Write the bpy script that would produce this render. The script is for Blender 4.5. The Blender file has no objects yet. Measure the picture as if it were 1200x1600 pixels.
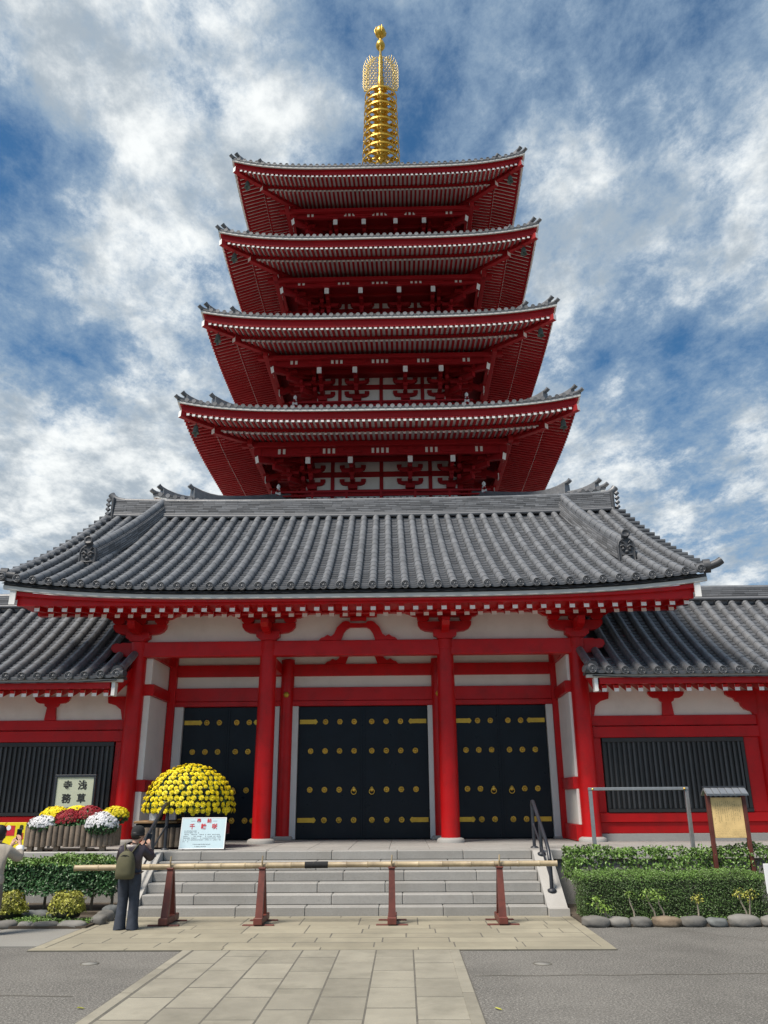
import bpy, math, random
from math import sin, cos, pi, radians, sqrt, atan2
from mathutils import Vector, Matrix
random.seed(7)
SC = bpy.context.scene
COL = SC.collection

# ------------------------------------------------------------------ camera, world, sun, exposure
cam_d = bpy.data.cameras.new('camera'); cam = bpy.data.objects.new('camera', cam_d); COL.objects.link(cam)
PITCH, YAW, ROLL = .3415, .0217, -.0065
fw = Vector((-sin(YAW)*cos(PITCH), cos(YAW)*cos(PITCH), sin(PITCH)))
rt = Vector((cos(YAW), sin(YAW), 0)); up = rt.cross(fw)
r2 = rt*cos(ROLL)+up*sin(ROLL); u2 = -rt*sin(ROLL)+up*cos(ROLL)
M = Matrix((r2, u2, -fw)).transposed().to_4x4(); M.translation = Vector((1.0724, 0, 1.8))
cam.matrix_world = M
cam_d.sensor_fit = 'HORIZONTAL'; cam_d.sensor_width = 36; cam_d.lens = 36*1264.36/1200
cam_d.clip_start = .1; cam_d.clip_end = 2000
SC.camera = cam

SUN_EL, SUN_AZ = radians(57), radians(228)      # azimuth clockwise from +Y (away from camera)
sun_d = bpy.data.lights.new('sun', 'SUN'); sun_d.energy = 2.2; sun_d.angle = radians(20); sun_d.color = (1, .91, .80)
sun = bpy.data.objects.new('sun', sun_d); COL.objects.link(sun)
sdir = Vector((sin(SUN_AZ)*cos(SUN_EL), cos(SUN_AZ)*cos(SUN_EL), sin(SUN_EL)))
sun.rotation_euler = sdir.to_track_quat('Z', 'Y').to_euler()

SC.view_settings.view_transform = 'Standard'; SC.view_settings.look = 'None'
SC.view_settings.exposure = 1.4; SC.view_settings.gamma = 1.0; SC.view_settings.use_curve_mapping = False

W = bpy.data.worlds.new('World'); SC.world = W; W.use_nodes = True
def build_world():
    nt = W.node_tree; nt.nodes.clear(); N = nt.nodes.new; L = nt.links.new
    def math_(op, a, b=None, c=None, clamp=False):
        n = N('ShaderNodeMath'); n.operation = op; n.use_clamp = clamp
        for i, x in enumerate((a, b, c)):
            if x is None: continue
            if isinstance(x, (int, float)): n.inputs[i].default_value = x
            else: L(x, n.inputs[i])
        return n.outputs[0]
    def maprange(v, a, b, c=0, d=1, smooth=True):
        n = N('ShaderNodeMapRange'); n.interpolation_type = 'SMOOTHSTEP' if smooth else 'LINEAR'
        L(v, n.inputs[0]); n.inputs[1].default_value = a; n.inputs[2].default_value = b; n.inputs[3].default_value = c; n.inputs[4].default_value = d
        return n.outputs[0]
    def mix(f, a, b):
        n = N('ShaderNodeMix'); n.data_type = 'RGBA'; L(f, n.inputs[0])
        for k, x in ((6, a), (7, b)):
            if isinstance(x, tuple): n.inputs[k].default_value = (*x, 1)
            else: L(x, n.inputs[k])
        return n.outputs[2]
    tc = N('ShaderNodeTexCoord'); sep = N('ShaderNodeSeparateXYZ'); L(tc.outputs['Generated'], sep.inputs[0])
    X, Y, Z = sep.outputs
    zz = math_('ADD', math_('MAXIMUM', Z, 0.0), .22)
    cx, cy = math_('DIVIDE', X, zz), math_('DIVIDE', Y, zz)
    def cloud(scale, off, detail, rough, dist=0.0, rot=.5, stretch=1.0):
        cmb = N('ShaderNodeCombineXYZ'); L(cx, cmb.inputs[0]); L(cy, cmb.inputs[1])
        mp = N('ShaderNodeMapping'); L(cmb.outputs[0], mp.inputs[0])
        mp.inputs['Location'].default_value = off; mp.inputs['Rotation'].default_value = (0, 0, rot); mp.inputs['Scale'].default_value = (1, stretch, 1)
        n = N('ShaderNodeTexNoise'); L(mp.outputs[0], n.inputs['Vector']); n.inputs['Scale'].default_value = scale
        n.inputs['Detail'].default_value = detail; n.inputs['Roughness'].default_value = rough; n.inputs['Distortion'].default_value = dist
        return n.outputs['Fac']
    big = cloud(1.9, CLOUD_OFF, 4, .5, 0, .5, .9)
    mid = cloud(5.0, (4.1, 1.7, .3), 8, .58, .1, .7, .72)
    fine = cloud(13, (9.1, 3.7, 1.3), 14, .70, .1, .9, .8)
    d = math_('ADD', math_('ADD', math_('MULTIPLY', big, .40), math_('MULTIPLY', mid, .42)), math_('MULTIPLY', fine, .50))
    # broad gaps and banks of this sky, as seen over the temple
    for (dx, dy, dz, k, amp) in CLOUD_BLOBS:
        v = Vector((dx, dy, dz)).normalized()
        dot = math_('ADD', math_('ADD', math_('MULTIPLY', X, v.x), math_('MULTIPLY', Y, v.y)), math_('MULTIPLY', Z, v.z))
        g = math_('MULTIPLY', math_('POWER', math_('MAXIMUM', dot, 0.0), k), amp)
        d = math_('ADD', d, g)
    cover = maprange(d, .465, .74)
    thick = maprange(d, .62, .82)
    sky = N('ShaderNodeTexSky'); sky.sky_type = 'NISHITA'; sky.sun_disc = False
    sky.sun_elevation = SUN_EL; sky.sun_rotation = SUN_AZ; sky.air_density = 1.0; sky.dust_density = .4; sky.ozone_density = 2.5
    vm = N('ShaderNodeVectorMath'); vm.operation = 'SCALE'; L(sky.outputs[0], vm.inputs[0]); vm.operation = 'MULTIPLY'; vm.inputs[1].default_value = SKY_GAIN
    shade = cloud(6.5, (1.3, 8.2, 2.0), 12, .64, .1, .2, .8)
    cl = mix(maprange(shade, .37, .63), CLOUD_DARK, CLOUD_LIGHT)
    cl2 = mix(thick, CLOUD_THIN, cl)
    col = mix(cover, vm.outputs[0], cl2)
    bg = N('ShaderNodeBackground'); L(col, bg.inputs[0]); bg.inputs[1].default_value = .1
    out = N('ShaderNodeOutputWorld'); L(bg.outputs[0], out.inputs[0])
CLOUD_OFF = (2.3, .6, 0)
SKY_GAIN = (.20, .36, .43)
CLOUD_LIGHT, CLOUD_DARK, CLOUD_THIN = (3.7, 3.82, 3.82), (1.55, 1.82, 2.08), (1.16, 1.60, 2.12)
CLOUD_BLOBS = [(-0.312, 0.615, 0.724, 128, 0.144), (-0.216, 0.692, 0.688, 200, 0.09), (0.213, 0.717, 0.664, 158, 0.09), (-0.281, 0.749, 0.6, 106, 0.063), (-0.379, 0.849, 0.369, 57, 0.135), (-0.263, 0.876, 0.404, 261, 0.09), (0.314, 0.769, 0.557, 106, 0.081), (0.323, 0.878, 0.354, 57, 0.072), (-0.116, 0.67, 0.734, 355, 0.054), (0.156, 0.693, 0.704, 355, 0.054), (0.347, 0.635, 0.69, 158, 0.045), (-0.393, 0.651, 0.649, 355, -0.13), (-0.212, 0.633, 0.745, 227, -0.085), (-0.033, 0.675, 0.737, 227, -0.065), (0.059, 0.744, 0.666, 158, -0.052), (0.218, 0.65, 0.728, 261, -0.065), (0.28, 0.831, 0.48, 227, -0.13), (0.319, 0.714, 0.623, 200, -0.065), (-0.4, 0.773, 0.492, 261, -0.039), (-0.348, 0.817, 0.459, 261, -0.052), (0.164, 0.638, 0.752, 355, -0.052), (0.395, 0.797, 0.458, 355, -0.033), (-0.368, 0.687, 0.627, 511, -0.065)]
build_world()

# ------------------------------------------------------------------ helpers
class MB:
    def __init__(s): s.v = []; s.f = []; s.m = []; s.s = []
    def add(s, vs, fs, mi=0, sm=False):
        b = len(s.v); s.v += [tuple(v) for v in vs]
        for f in fs: s.f.append([b+i for i in f]); s.m.append(mi); s.s.append(sm)
        return s
    def hexa(s, p, mi=0):   # p: bottom 4 ccw, top 4 ccw
        return s.add(p, [(3,2,1,0),(4,5,6,7),(0,1,5,4),(1,2,6,5),(2,3,7,6),(3,0,4,7)], mi)
    def box(s, x0, x1, y0, y1, z0, z1, mi=0):
        return s.hexa([(x0,y0,z0),(x1,y0,z0),(x1,y1,z0),(x0,y1,z0),(x0,y0,z1),(x1,y0,z1),(x1,y1,z1),(x0,y1,z1)], mi)
    def cbox(s, x0, x1, y0, y1, z0, z1, c=.01, mi=0):
        c = min(c, (x1-x0)*.3, (y1-y0)*.3, (z1-z0)*.3)
        X, Y, Z = (x0, x1), (y0, y1), (z0, z1); vs = []; idx = {}
        for i in (0,1):
            for j in (0,1):
                for k in (0,1):
                    sx, sy, sz = (c if i==0 else -c), (c if j==0 else -c), (c if k==0 else -c)
                    for ax, p in enumerate(((X[i],Y[j]+sy,Z[k]+sz),(X[i]+sx,Y[j],Z[k]+sz),(X[i]+sx,Y[j]+sy,Z[k]))):
                        idx[i,j,k,ax] = len(vs); vs.append(p)
        fs = []
        for ax in range(3):
            for e in (0,1):
                q = []
                for a, b in ((0,0),(1,0),(1,1),(0,1)):
                    ijk = [0,0,0]; ijk[ax] = e; ijk[(ax+1)%3] = a; ijk[(ax+2)%3] = b
                    q.append(idx[(*ijk, ax)])
                fs.append(q if e else q[::-1])
        for ax in range(3):
            o1, o2 = (ax+1)%3, (ax+2)%3
            for a in (0,1):
                for b in (0,1):
                    def g(t, w):
                        ijk = [0,0,0]; ijk[ax] = t; ijk[o1] = a; ijk[o2] = b; return idx[(*ijk, w)]
                    q = [g(0,o1), g(1,o1), g(1,o2), g(0,o2)]
                    fs.append(q if (a==b) else q[::-1])
        for i in (0,1):
            for j in (0,1):
                for k in (0,1):
                    q = [idx[i,j,k,0], idx[i,j,k,1], idx[i,j,k,2]]
                    fs.append(q if (i+j+k)%2 else q[::-1])
        return s.add(vs, fs, mi)
    def beam(s, p0, p1, w, h, mi=0, end=None, upv=(0,0,1)):   # box along p0-p1; end: material of the p1 end face
        p0, p1 = Vector(p0), Vector(p1); d = (p1-p0).normalized(); a = d.cross(Vector(upv)).normalized()*w/2; b = a.cross(d).normalized()*h/2
        vs = [p0-a-b, p0+a-b, p0+a+b, p0-a+b, p1-a-b, p1+a-b, p1+a+b, p1-a+b]
        s.add(vs, [(0,1,2,3),(1,0,4,5),(2,1,5,6),(3,2,6,7),(0,3,7,4)], mi)
        return s.add(vs[4:], [(3,2,1,0)], mi if end is None else end)
    def tube(s, pts, r, n=8, mi=0, caps=True, sm=True, flat=1.0, capm=None):
        pts = [Vector(p) for p in pts]; rings = []; prev = None
        for i, p in enumerate(pts):
            d = (pts[min(i+1, len(pts)-1)]-pts[max(i-1, 0)]).normalized()
            if prev is None:
                prev = Vector((0,0,1)) if abs(d.z) < .9 else Vector((1,0,0))
            a = d.cross(prev).normalized(); b = a.cross(d).normalized(); prev = b
            rr = r(i/(len(pts)-1)) if callable(r) else r
            rings.append([p+a*cos(2*pi*k/n)*rr+b*sin(2*pi*k/n)*rr*flat for k in range(n)])
        fs = []
        for i in range(len(pts)-1):
            for k in range(n):
                fs.append((i*n+k, (i+1)*n+k, (i+1)*n+(k+1)%n, i*n+(k+1)%n))
        s.add([v for R in rings for v in R], fs, mi, sm)
        if caps:
            cm = mi if capm is None else capm
            s.add(rings[0], [list(range(n))], cm); s.add(rings[-1], [list(range(n))[::-1]], cm)
        return s
    def lathe(s, prof, c=(0,0,0), n=16, mi=0, sm=True, ax='z'):
        vs = []
        for r, z in prof:
            for k in range(n):
                a = 2*pi*k/n
                if ax == 'z': vs.append((c[0]+r*cos(a), c[1]+r*sin(a), c[2]+z))
                else: vs.append((c[0]+r*cos(a), c[1]-z, c[2]+r*sin(a)))   # axis towards -y
        fs = []
        for i in range(len(prof)-1):
            for k in range(n): fs.append((i*n+k, i*n+(k+1)%n, (i+1)*n+(k+1)%n, (i+1)*n+k))
        s.add(vs, fs, mi, sm)
        m = len(prof)
        if prof[0][0] > 1e-4: s.add(vs[:n], [list(range(n))[::-1]], mi)
        if prof[-1][0] > 1e-4: s.add(vs[(m-1)*n:], [list(range(n))], mi)
        return s
    def prism(s, poly, t0, t1, fn, mi=0):     # poly [(a,b)] ccw; fn(a,b,t)->xyz
        n = len(poly)
        A = [fn(a, b, t0) for a, b in poly]; B = [fn(a, b, t1) for a, b in poly]
        s.add(A, [list(range(n))], mi); s.add(B, [list(range(n))[::-1]], mi)
        s.add(A+B, [(i, i+n, (i+1)%n+n, (i+1)%n) for i in range(n)], mi)
        return s
    def strip(s, secs, mi=0, closed=True, sm=False, caps=True):   # list of equal-length sections
        n = len(secs[0]); fs = []
        for i in range(len(secs)-1):
            for k in range(n if closed else n-1):
                fs.append((i*n+k, i*n+(k+1)%n, (i+1)*n+(k+1)%n, (i+1)*n+k))
        s.add([v for q in secs for v in q], fs, mi, sm)
        if closed and caps: s.add(secs[0], [list(range(n))[::-1]], mi); s.add(secs[-1], [list(range(n))], mi)
        return s
    def mesh(s, name, mats):
        me = bpy.data.meshes.new(name); me.from_pydata(s.v, [], s.f)
        for m in (mats if isinstance(mats, (list, tuple)) else [mats]): me.materials.append(m)
        me.polygons.foreach_set('material_index', s.m); me.polygons.foreach_set('use_smooth', s.s); me.update()
        return me

LOC = {}
def thing(name, label, cat, loc=(0,0,0), group=None, rz=0):
    o = bpy.data.objects.new(name, None); COL.objects.link(o); o.location = loc; o.rotation_euler = (0,0,rz); o.empty_display_size = .2
    o['label'] = label; o['category'] = cat
    if group: o['group'] = group
    LOC[o.name] = Matrix.Translation(Vector(loc)) @ Matrix.Rotation(rz, 4, 'Z')
    return o
def tag(o, label, cat, group=None):
    o['label'] = label; o['category'] = cat
    if group: o['group'] = group
    return o
def link(name, me, parent=None, mat=None, stuff=False, label=None, local=False):
    """links mesh data as an object; coordinates are world ones unless local (then relative to the parent)"""
    o = bpy.data.objects.new(name, me); COL.objects.link(o)
    if mat is not None: o.matrix_world = mat
    if parent is not None:
        o.parent = parent
        if not local: o.matrix_parent_inverse = WM(parent).inverted()
    if stuff: o['kind'] = 'stuff'
    if label: o['label'] = label
    return o
def WM(o):
    if o.name in LOC: return LOC[o.name]
    m = o.matrix_basis.copy()
    if o.parent is not None: m = WM(o.parent) @ o.matrix_parent_inverse @ m
    return m
def put(name, mb, mat, parent=None, **k):
    return link(name, mb.mesh(name, mat), parent, **k)
def struct(name, mb, mat, parent=None):
    o = put(name, mb, mat, parent)
    if parent is None: o['kind'] = 'structure'
    return o
def copy_tree(o, loc=None, parent=None, rz=None):
    c = o.copy(); COL.objects.link(c); c.parent = parent
    if parent is not None: c.matrix_parent_inverse = o.matrix_parent_inverse.copy()
    if loc is not None: c.location = loc
    if rz is not None: c.rotation_euler = (0,0,rz)
    for ch in list(o.children): copy_tree(ch, None, c)
    return c

# ------------------------------------------------------------------ materials
def mat(name, col, rough=.5, var=.12, scale=2.0, spec=.5, metal=0.0, bump=0.0, bscale=40, rnd=0.0, island=0.0, dirt=None, dirt_amt=.4, dscale=1.2, col2=None, speck=None, coat=0.0, pits=None):
    m = bpy.data.materials.new(name); m.use_nodes = True; nt = m.node_tree; N = nt.nodes.new; L = nt.links.new
    b = nt.nodes['Principled BSDF']; b.inputs['Roughness'].default_value = rough; b.inputs['Metallic'].default_value = metal
    b.inputs['Specular IOR Level'].default_value = spec; b.inputs['Coat Weight'].default_value = coat
    tc = N('ShaderNodeTexCoord'); geo = N('ShaderNodeNewGeometry'); oi = N('ShaderNodeObjectInfo')
    def noise(sc, det=6, rg=.6, src=None):
        n = N('ShaderNodeTexNoise'); n.inputs['Scale'].default_value = sc; n.inputs['Detail'].default_value = det; n.inputs['Roughness'].default_value = rg
        L(geo.outputs['Position'] if src is None else src, n.inputs['Vector']); return n.outputs['Fac']
    def mth(op, a, bb=None, clamp=False):
        n = N('ShaderNodeMath'); n.operation = op; n.use_clamp = clamp
        for i, x in enumerate((a, bb)):
            if x is None: continue
            if isinstance(x, (int, float)): n.inputs[i].default_value = x
            else: L(x, n.inputs[i])
        return n.outputs[0]
    def mix(f, a, bb):
        n = N('ShaderNodeMix'); n.data_type = 'RGBA'; L(f, n.inputs[0])
        for k, x in ((6, a), (7, bb)):
            if isinstance(x, tuple): n.inputs[k].default_value = (*x, 1)
            else: L(x, n.inputs[k])
        return n.outputs[2]
    def rng(v, a, bb, c=0, d=1):
        n = N('ShaderNodeMapRange'); L(v, n.inputs[0])
        for i, x in enumerate((a, bb, c, d)): n.inputs[i+1].default_value = x
        return n.outputs[0]
    c2 = col2 or tuple(x*.72 for x in col)
    base = mix(rng(noise(scale), .35, .65), col, c2) if col2 else mix(rng(noise(scale), .3, .7), tuple(x*(1+var) for x in col), tuple(x*(1-var) for x in col))
    if speck:
        base = mix(rng(noise(speck[0], 2, .8), .50, .62), base, tuple(speck[1]))
    if pits:
        base = mix(rng(noise(pits[0], 3, .75), .56, .66), base, tuple(pits[1]))
    if dirt is not None:
        base = mix(mth('MULTIPLY', rng(noise(dscale, 10, .68), .48, .74), dirt_amt), base, dirt)
    fac = None
    if rnd: fac = rng(oi.outputs['Random'], 0, 1, 1-rnd, 1+rnd)
    if island:
        f2 = rng(geo.outputs['Random Per Island'], 0, 1, 1-island, 1+island)
        fac = f2 if fac is None else mth('MULTIPLY', fac, f2)
    if fac is not None:
        hs = N('ShaderNodeHueSaturation'); L(fac, hs.inputs['Value']); L(base, hs.inputs['Color']); base = hs.outputs[0]
    L(base, b.inputs['Base Color'])
    L(rng(noise(scale*2.3+1), .3, .7, max(.02, rough-.08), min(1, rough+.08)), b.inputs['Roughness'])
    if bump:
        bn = N('ShaderNodeBump'); bn.inputs['Strength'].default_value = bump; bn.inputs['Distance'].default_value = .01
        L(noise(bscale, 4, .6), bn.inputs['Height']); L(bn.outputs[0], b.inputs['Normal'])
    return m
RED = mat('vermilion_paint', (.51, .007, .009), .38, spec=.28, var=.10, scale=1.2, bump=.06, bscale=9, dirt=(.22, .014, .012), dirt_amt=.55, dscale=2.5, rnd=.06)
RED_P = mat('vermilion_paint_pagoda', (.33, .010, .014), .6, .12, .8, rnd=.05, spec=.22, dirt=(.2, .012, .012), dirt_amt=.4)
WHITE = mat('white_plaster', (.80, .775, .725), .75, .04, .8, bump=.05, bscale=30, dirt=(.5, .47, .42), dirt_amt=.35)
WPAINT = mat('white_paint', (.86, .855, .83), .6, .04, 3, dirt=(.55, .53, .48), dirt_amt=.3, rnd=.06)
FILLET = mat('off_white_fillet', (.60, .595, .57), .6, .05, 3, dirt=(.42, .41, .38), dirt_amt=.4)
JAMB = mat('pale_grey_paint', (.60, .60, .58), .6, .05, 2)
TILE = mat('grey_roof_tile', (.128, .134, .145), .42, .22, 5, bump=.12, bscale=30, rnd=.08, island=.17, dirt=(.20, .21, .215), dirt_amt=.6, dscale=7, spec=.6)
TILE_S = mat('grey_pan_tile', (.070, .075, .084), .45, .15, 5, island=.25, bump=.1, bscale=30, spec=.6)
TILE_D = mat('dark_ornament_tile', (.06, .063, .07), .5, .15, 6, rnd=.1, bump=.15, bscale=25)
SLAT = mat('ridge_slab_tile', (.14, .145, .155), .55, .1, 5, island=.38, bump=.1)
BLACK = mat('black_lacquer', (.004, .008, .014), .34, .2, 1.5, spec=.22, bump=.04, bscale=6, dirt=(.010, .014, .020), dirt_amt=.3)
BLKM = mat('black_metal', (.022, .026, .034), .42, .15, 4, rnd=.1)
BRONZE = mat('dark_bronze_window', (.022, .022, .022), .45, .2, 4, rnd=.18)
BARS = mat('window_bar_paint', (.050, .053, .056), .5, .12, 4, rnd=.25)
GOLD = mat('gold_leaf', (.56, .345, .04), .36, .14, 4, metal=.55, dirt=(.30, .18, .03), dirt_amt=.5, dscale=3)
GOLD_P = mat('pale_gilt', (.60, .44, .13), .42, .12, 4, metal=.6)
BRASS = mat('brass', (.72, .46, .08), .30, .15, 8, metal=.65, rnd=.1)
GRANITE = mat('granite', (.31, .305, .29), .8, .10, 2.5, rnd=.09, speck=(110, (.24, .235, .225)), pits=(90, (.16, .155, .15)), dirt=(.23, .22, .20), dirt_amt=.6, bump=.2, bscale=120)
GRAN_L = mat('light_granite', (.40, .39, .37), .8, .07, 2.5, rnd=.06, speck=(110, (.33, .325, .31)), dirt=(.30, .29, .27), dirt_amt=.4)
SAND = mat('sandstone_paving', (.275, .250, .185), .85, .16, 1.1, rnd=.10, speck=(90, (.27, .25, .19)), dirt=(.20, .185, .14), dirt_amt=.85, dscale=1.3, bump=.15, bscale=120)
PATHM = mat('grey_paving', (.258, .240, .190), .85, .18, 1.6, rnd=.13, speck=(80, (.24, .228, .19)), dirt=(.17, .16, .125), dirt_amt=.9, dscale=1.7, bump=.15, bscale=120)
JOINT = mat('joint_mortar', (.115, .108, .09), .95, .2, 5)
ASPH = mat('asphalt', (.155, .149, .136), .92, .12, .30, col2=(.095, .092, .085), spec=.25, speck=(48, (.27, .26, .24)), pits=(36, (.065, .064, .06)), bump=.5, bscale=60, dirt=(.075, .072, .066), dirt_amt=.55, dscale=.55)
CONC = mat('concrete', (.21, .206, .188), .88, .10, 1.2, speck=(80, (.26, .255, .24)), dirt=(.22, .21, .19), dirt_amt=.6)
WOOD_R = mat('red_brown_wood', (.125, .032, .022), .5, .2, 6, rnd=.1, dirt=(.07, .02, .015), dirt_amt=.6, dscale=6)
BAMBOO = mat('bamboo', (.40, .32, .20), .5, .2, 3, dirt=(.12, .085, .06), dirt_amt=.85, dscale=2.3)
LOGM = mat('weathered_log', (.19, .15, .115), .85, .25, 7, rnd=.25, bump=.3, bscale=40, dirt=(.09, .07, .055), dirt_amt=.7, dscale=8)
PLANK = mat('plain_wood', (.28, .17, .08), .6, .2, 6)
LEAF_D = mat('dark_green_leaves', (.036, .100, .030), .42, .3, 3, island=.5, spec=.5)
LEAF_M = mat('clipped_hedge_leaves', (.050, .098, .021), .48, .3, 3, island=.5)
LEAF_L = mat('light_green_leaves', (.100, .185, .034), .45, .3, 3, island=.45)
LEAF_Y = mat('golden_leaves', (.30, .30, .045), .5, .3, 4, island=.5)
CORE = mat('shaded_twigs', (.020, .024, .012), .95, .3, 8)  # near-black fill inside the foliage, shade among the twigs put into the colour
STEM = mat('stem_bark', (.20, .165, .115), .85, .2, 9)
SOIL = mat('garden_soil', (.07, .055, .04), .95, .3, 4, bump=.4, bscale=30)
BOULD = mat('boulder_stone', (.155, .15, .14), .85, .3, 5, rnd=.28, bump=.5, bscale=22, dirt=(.33, .31, .27), dirt_amt=.55, dscale=5)
BOULD_B = mat('brown_boulder', (.19, .145, .10), .85, .3, 5, bump=.5, bscale=22, dirt=(.10, .08, .06), dirt_amt=.6, dscale=5)
BOULD_D = mat('blue_grey_boulder', (.11, .118, .118), .85, .3, 5, rnd=.2, bump=.5, bscale=22)
F_YEL = mat('yellow_petals', (.82, .68, .010), .6, .12, 30, rnd=.12, island=.12)
F_ORG = mat('flower_heart', (.74, .56, .010), .7, .1, 30)
F_RED = mat('crimson_petals', (.30, .012, .022), .6, .2, 30, island=.35)
F_WHT = mat('white_petals', (.74, .74, .76), .6, .1, 30, island=.15)
STEEL = mat('brushed_steel', (.36, .37, .38), .38, .1, 8, metal=.7)
CARD_B = mat('pale_blue_board', (.50, .64, .70), .5, .04, 2)
CARD_W = mat('white_board', (.78, .79, .80), .5, .03, 2)
CARD_C = mat('cream_board', (.47, .50, .38), .5, .05, 2)
CARD_Y = mat('yellow_board', (.80, .66, .012), .45, .04, 2)
BOARD = mat('varnished_board', (.78, .56, .25), .45, .14, 7)
INK = mat('black_ink', (.012, .012, .012), .6, .1, 5)
INKG = mat('grey_ink', (.10, .11, .13), .6, .1, 5)
INKR = mat('red_ink', (.55, .02, .03), .5, .1, 5)
SKIN = mat('skin', (.50, .30, .22), .5, .08, 12)
HAIR = mat('black_hair', (.012, .010, .010), .5, .2, 30)
DOWN = mat('dark_down_jacket', (.028, .020, .028), .38, .25, 8, bump=.5, bscale=16)
JEAN = mat('dark_jeans', (.032, .040, .058), .85, .3, 14)
OLIVE = mat('olive_canvas', (.090, .085, .045), .8, .15, 10, bump=.2, bscale=120)
BEIGE = mat('beige_coat', (.36, .32, .27), .8, .15, 6, bump=.15, bscale=60)
TAUPE = mat('taupe_skirt', (.15, .13, .12), .85, .15, 6)
KNIT = mat('black_knit', (.014, .015, .017), .9, .2, 30, bump=.3, bscale=150)
VERDI = mat('bronze_bell', (.07, .10, .085), .6, .2, 6)

COURT = mat('bounce_courtyard_stone', (.55, .53, .48), .9, .1, .5, dirt=(.36, .34, .30), dirt_amt=.5)  # kept pale so the unseen sheet reflects light up to the pagoda
SAPL = mat('sapling_leaves', (.17, .27, .045), .45, .3, 3, island=.4)
STEM_L = mat('pale_stem', (.36, .31, .24), .8, .2, 9)
DISC = mat('eave_tile_face', (.095, .10, .11), .45, .2, 12, rnd=.2, spec=.5)
# ------------------------------------------------------------------ ground and paving
def ground():
    mb = MB(); mb.box(-400, 400, -400, 600, -.6, 0)
    struct('ground', mb, ASPH)
    # paved path with slabs
    p = struct('stone_path', MB().box(-1.77, 1.74, 1.5, 11.46, -.05, .0155), JOINT)
    kerb = MB().cbox(-.060, .060, .016, 1.184, -.02, .020, .004).mesh('edging_stone', PATHM)
    slabs = {}
    for s in (-1.70, 1.672):
        y = 11.45
        while y > 2:
            y -= 1.2; link('edging_stone', kerb, p, Matrix.Translation((s, y+.005, 0)))
    w = (3.24)/7
    offs = [.02, .43, .05, .50, .16, .44, .1]
    for c in range(7):
        x = -1.62+c*w; y = 11.45; first = True
        while y > 2.2:
            ln = .86
            if first: ln = offs[c] if offs[c] > .2 else .86-.3*(c % 2); first = False
            key = round(ln, 2)
            if key not in slabs: slabs[key] = MB().cbox(.008, w-.008, .017, ln-.017, -.02, .018, .003).mesh('paving_slab', PATHM)
            link('paving_slab', slabs[key], p, Matrix.Translation((x, y-ln, random.uniform(-.0012, .002))))
            y -= ln
    # wide apron in front of the stairs
    a = struct('stone_apron', MB().box(-3.76, 3.72, 11.465, 14.60, -.05, .0155), JOINT)
    x = -3.76
    edge = MB().cbox(.004, 1.24, 0, .16, -.02, .022, .005).mesh('edging_stone', SAND)
    for i in range(6): link('edging_stone', edge, a, Matrix.Translation((-3.76+i*1.246, 11.47, 0)))
    edge2 = MB().cbox(0, .15, .004, .97, -.02, .021, .005).mesh('edging_stone', SAND)
    for i in range(3):
        for s in (-3.755, 3.565): link('edging_stone', edge2, a, Matrix.Translation((s, 11.64+i*.98, 0)))
    rows = [11.635, 12.03, 12.42, 12.80, 13.20, 13.60, 14.0, 14.4, 14.59]
    cache = {}
    for r in range(len(rows)-1):
        d = rows[r+1]-rows[r]; x = -3.60; k = 0
        while x < 3.55:
            ln = random.choice((.82, .9, .9, 1.05)) if k else random.choice((.35, .6, .85))
            k += 1
            if x+ln > 3.30: ln = 3.56-x
            key = (round(d, 3), round(ln, 2))
            if key not in cache: cache[key] = MB().cbox(.008, ln-.008, .015, d-.015, -.02, .018, .003).mesh('paving_slab', SAND)
            link('paving_slab', cache[key], a, Matrix.Translation((x, rows[r], random.uniform(-.0015, .002))))
            x += ln
    pv = struct('pavement', MB().box(-12, -3.775, 11.80, 13.32, -.05, .014), CONC)
    struct('planting_soil', MB().box(-12, -3.7, 13.32, 15.9, -.05, .05).box(-12, -3.95, 14.6, 15.9, .05, .09), SOIL)
    struct('planting_ground', MB().box(3.72, 14, 13.42, 15.9, -.05, .04), SOIL)
    struct('bounce_courtyard', MB().box(-60, 60, 26.5, 110, -.05, .012), COURT)  # unseen pale ground behind the gate, added to bounce light under the eaves
    cr = MB()
    pts = [(5.05, 13.1), (5.5, 12.5), (6.1, 11.9), (6.9, 11.2), (8.2, 10.4)]
    for i in range(4):
        (x0, y0), (x1, y1) = pts[i], pts[i+1]
        cr.add([(x0, y0-.008, .003), (x1, y1-.008, .003), (x1, y1+.008, .003), (x0, y0+.008, .003)], [(0,1,2,3)])
    for (xa, ya, xb, yb, w_) in ((1.80, 9.92, 5.2, 10.02, .012), (-6.5, 9.05, -2.2, 9.0, .010)):
        n_ = 14
        for i in range(n_):
            x0 = xa+(xb-xa)*i/n_; x1 = xa+(xb-xa)*(i+1)/n_; y0 = ya+(yb-ya)*i/n_+.02*sin(i*1.7); y1 = ya+(yb-ya)*(i+1)/n_+.02*sin((i+1)*1.7)
            cr.add([(x0, y0-w_, .003), (x1, y1-w_, .003), (x1, y1+w_, .003), (x0, y0+w_, .003)], [(0,1,2,3)])
    pj = MB()
    for x in (-5.2, -6.7): pj.add([(x-.012, 11.81, .018), (x+.012, 11.81, .018), (x+.3, 13.31, .018), (x+.276, 13.31, .018)], [(0,1,2,3)])
    struct('pavement_joint', cr, JOINT); struct('pavement_joint', pj, JOINT)
ground()

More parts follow.
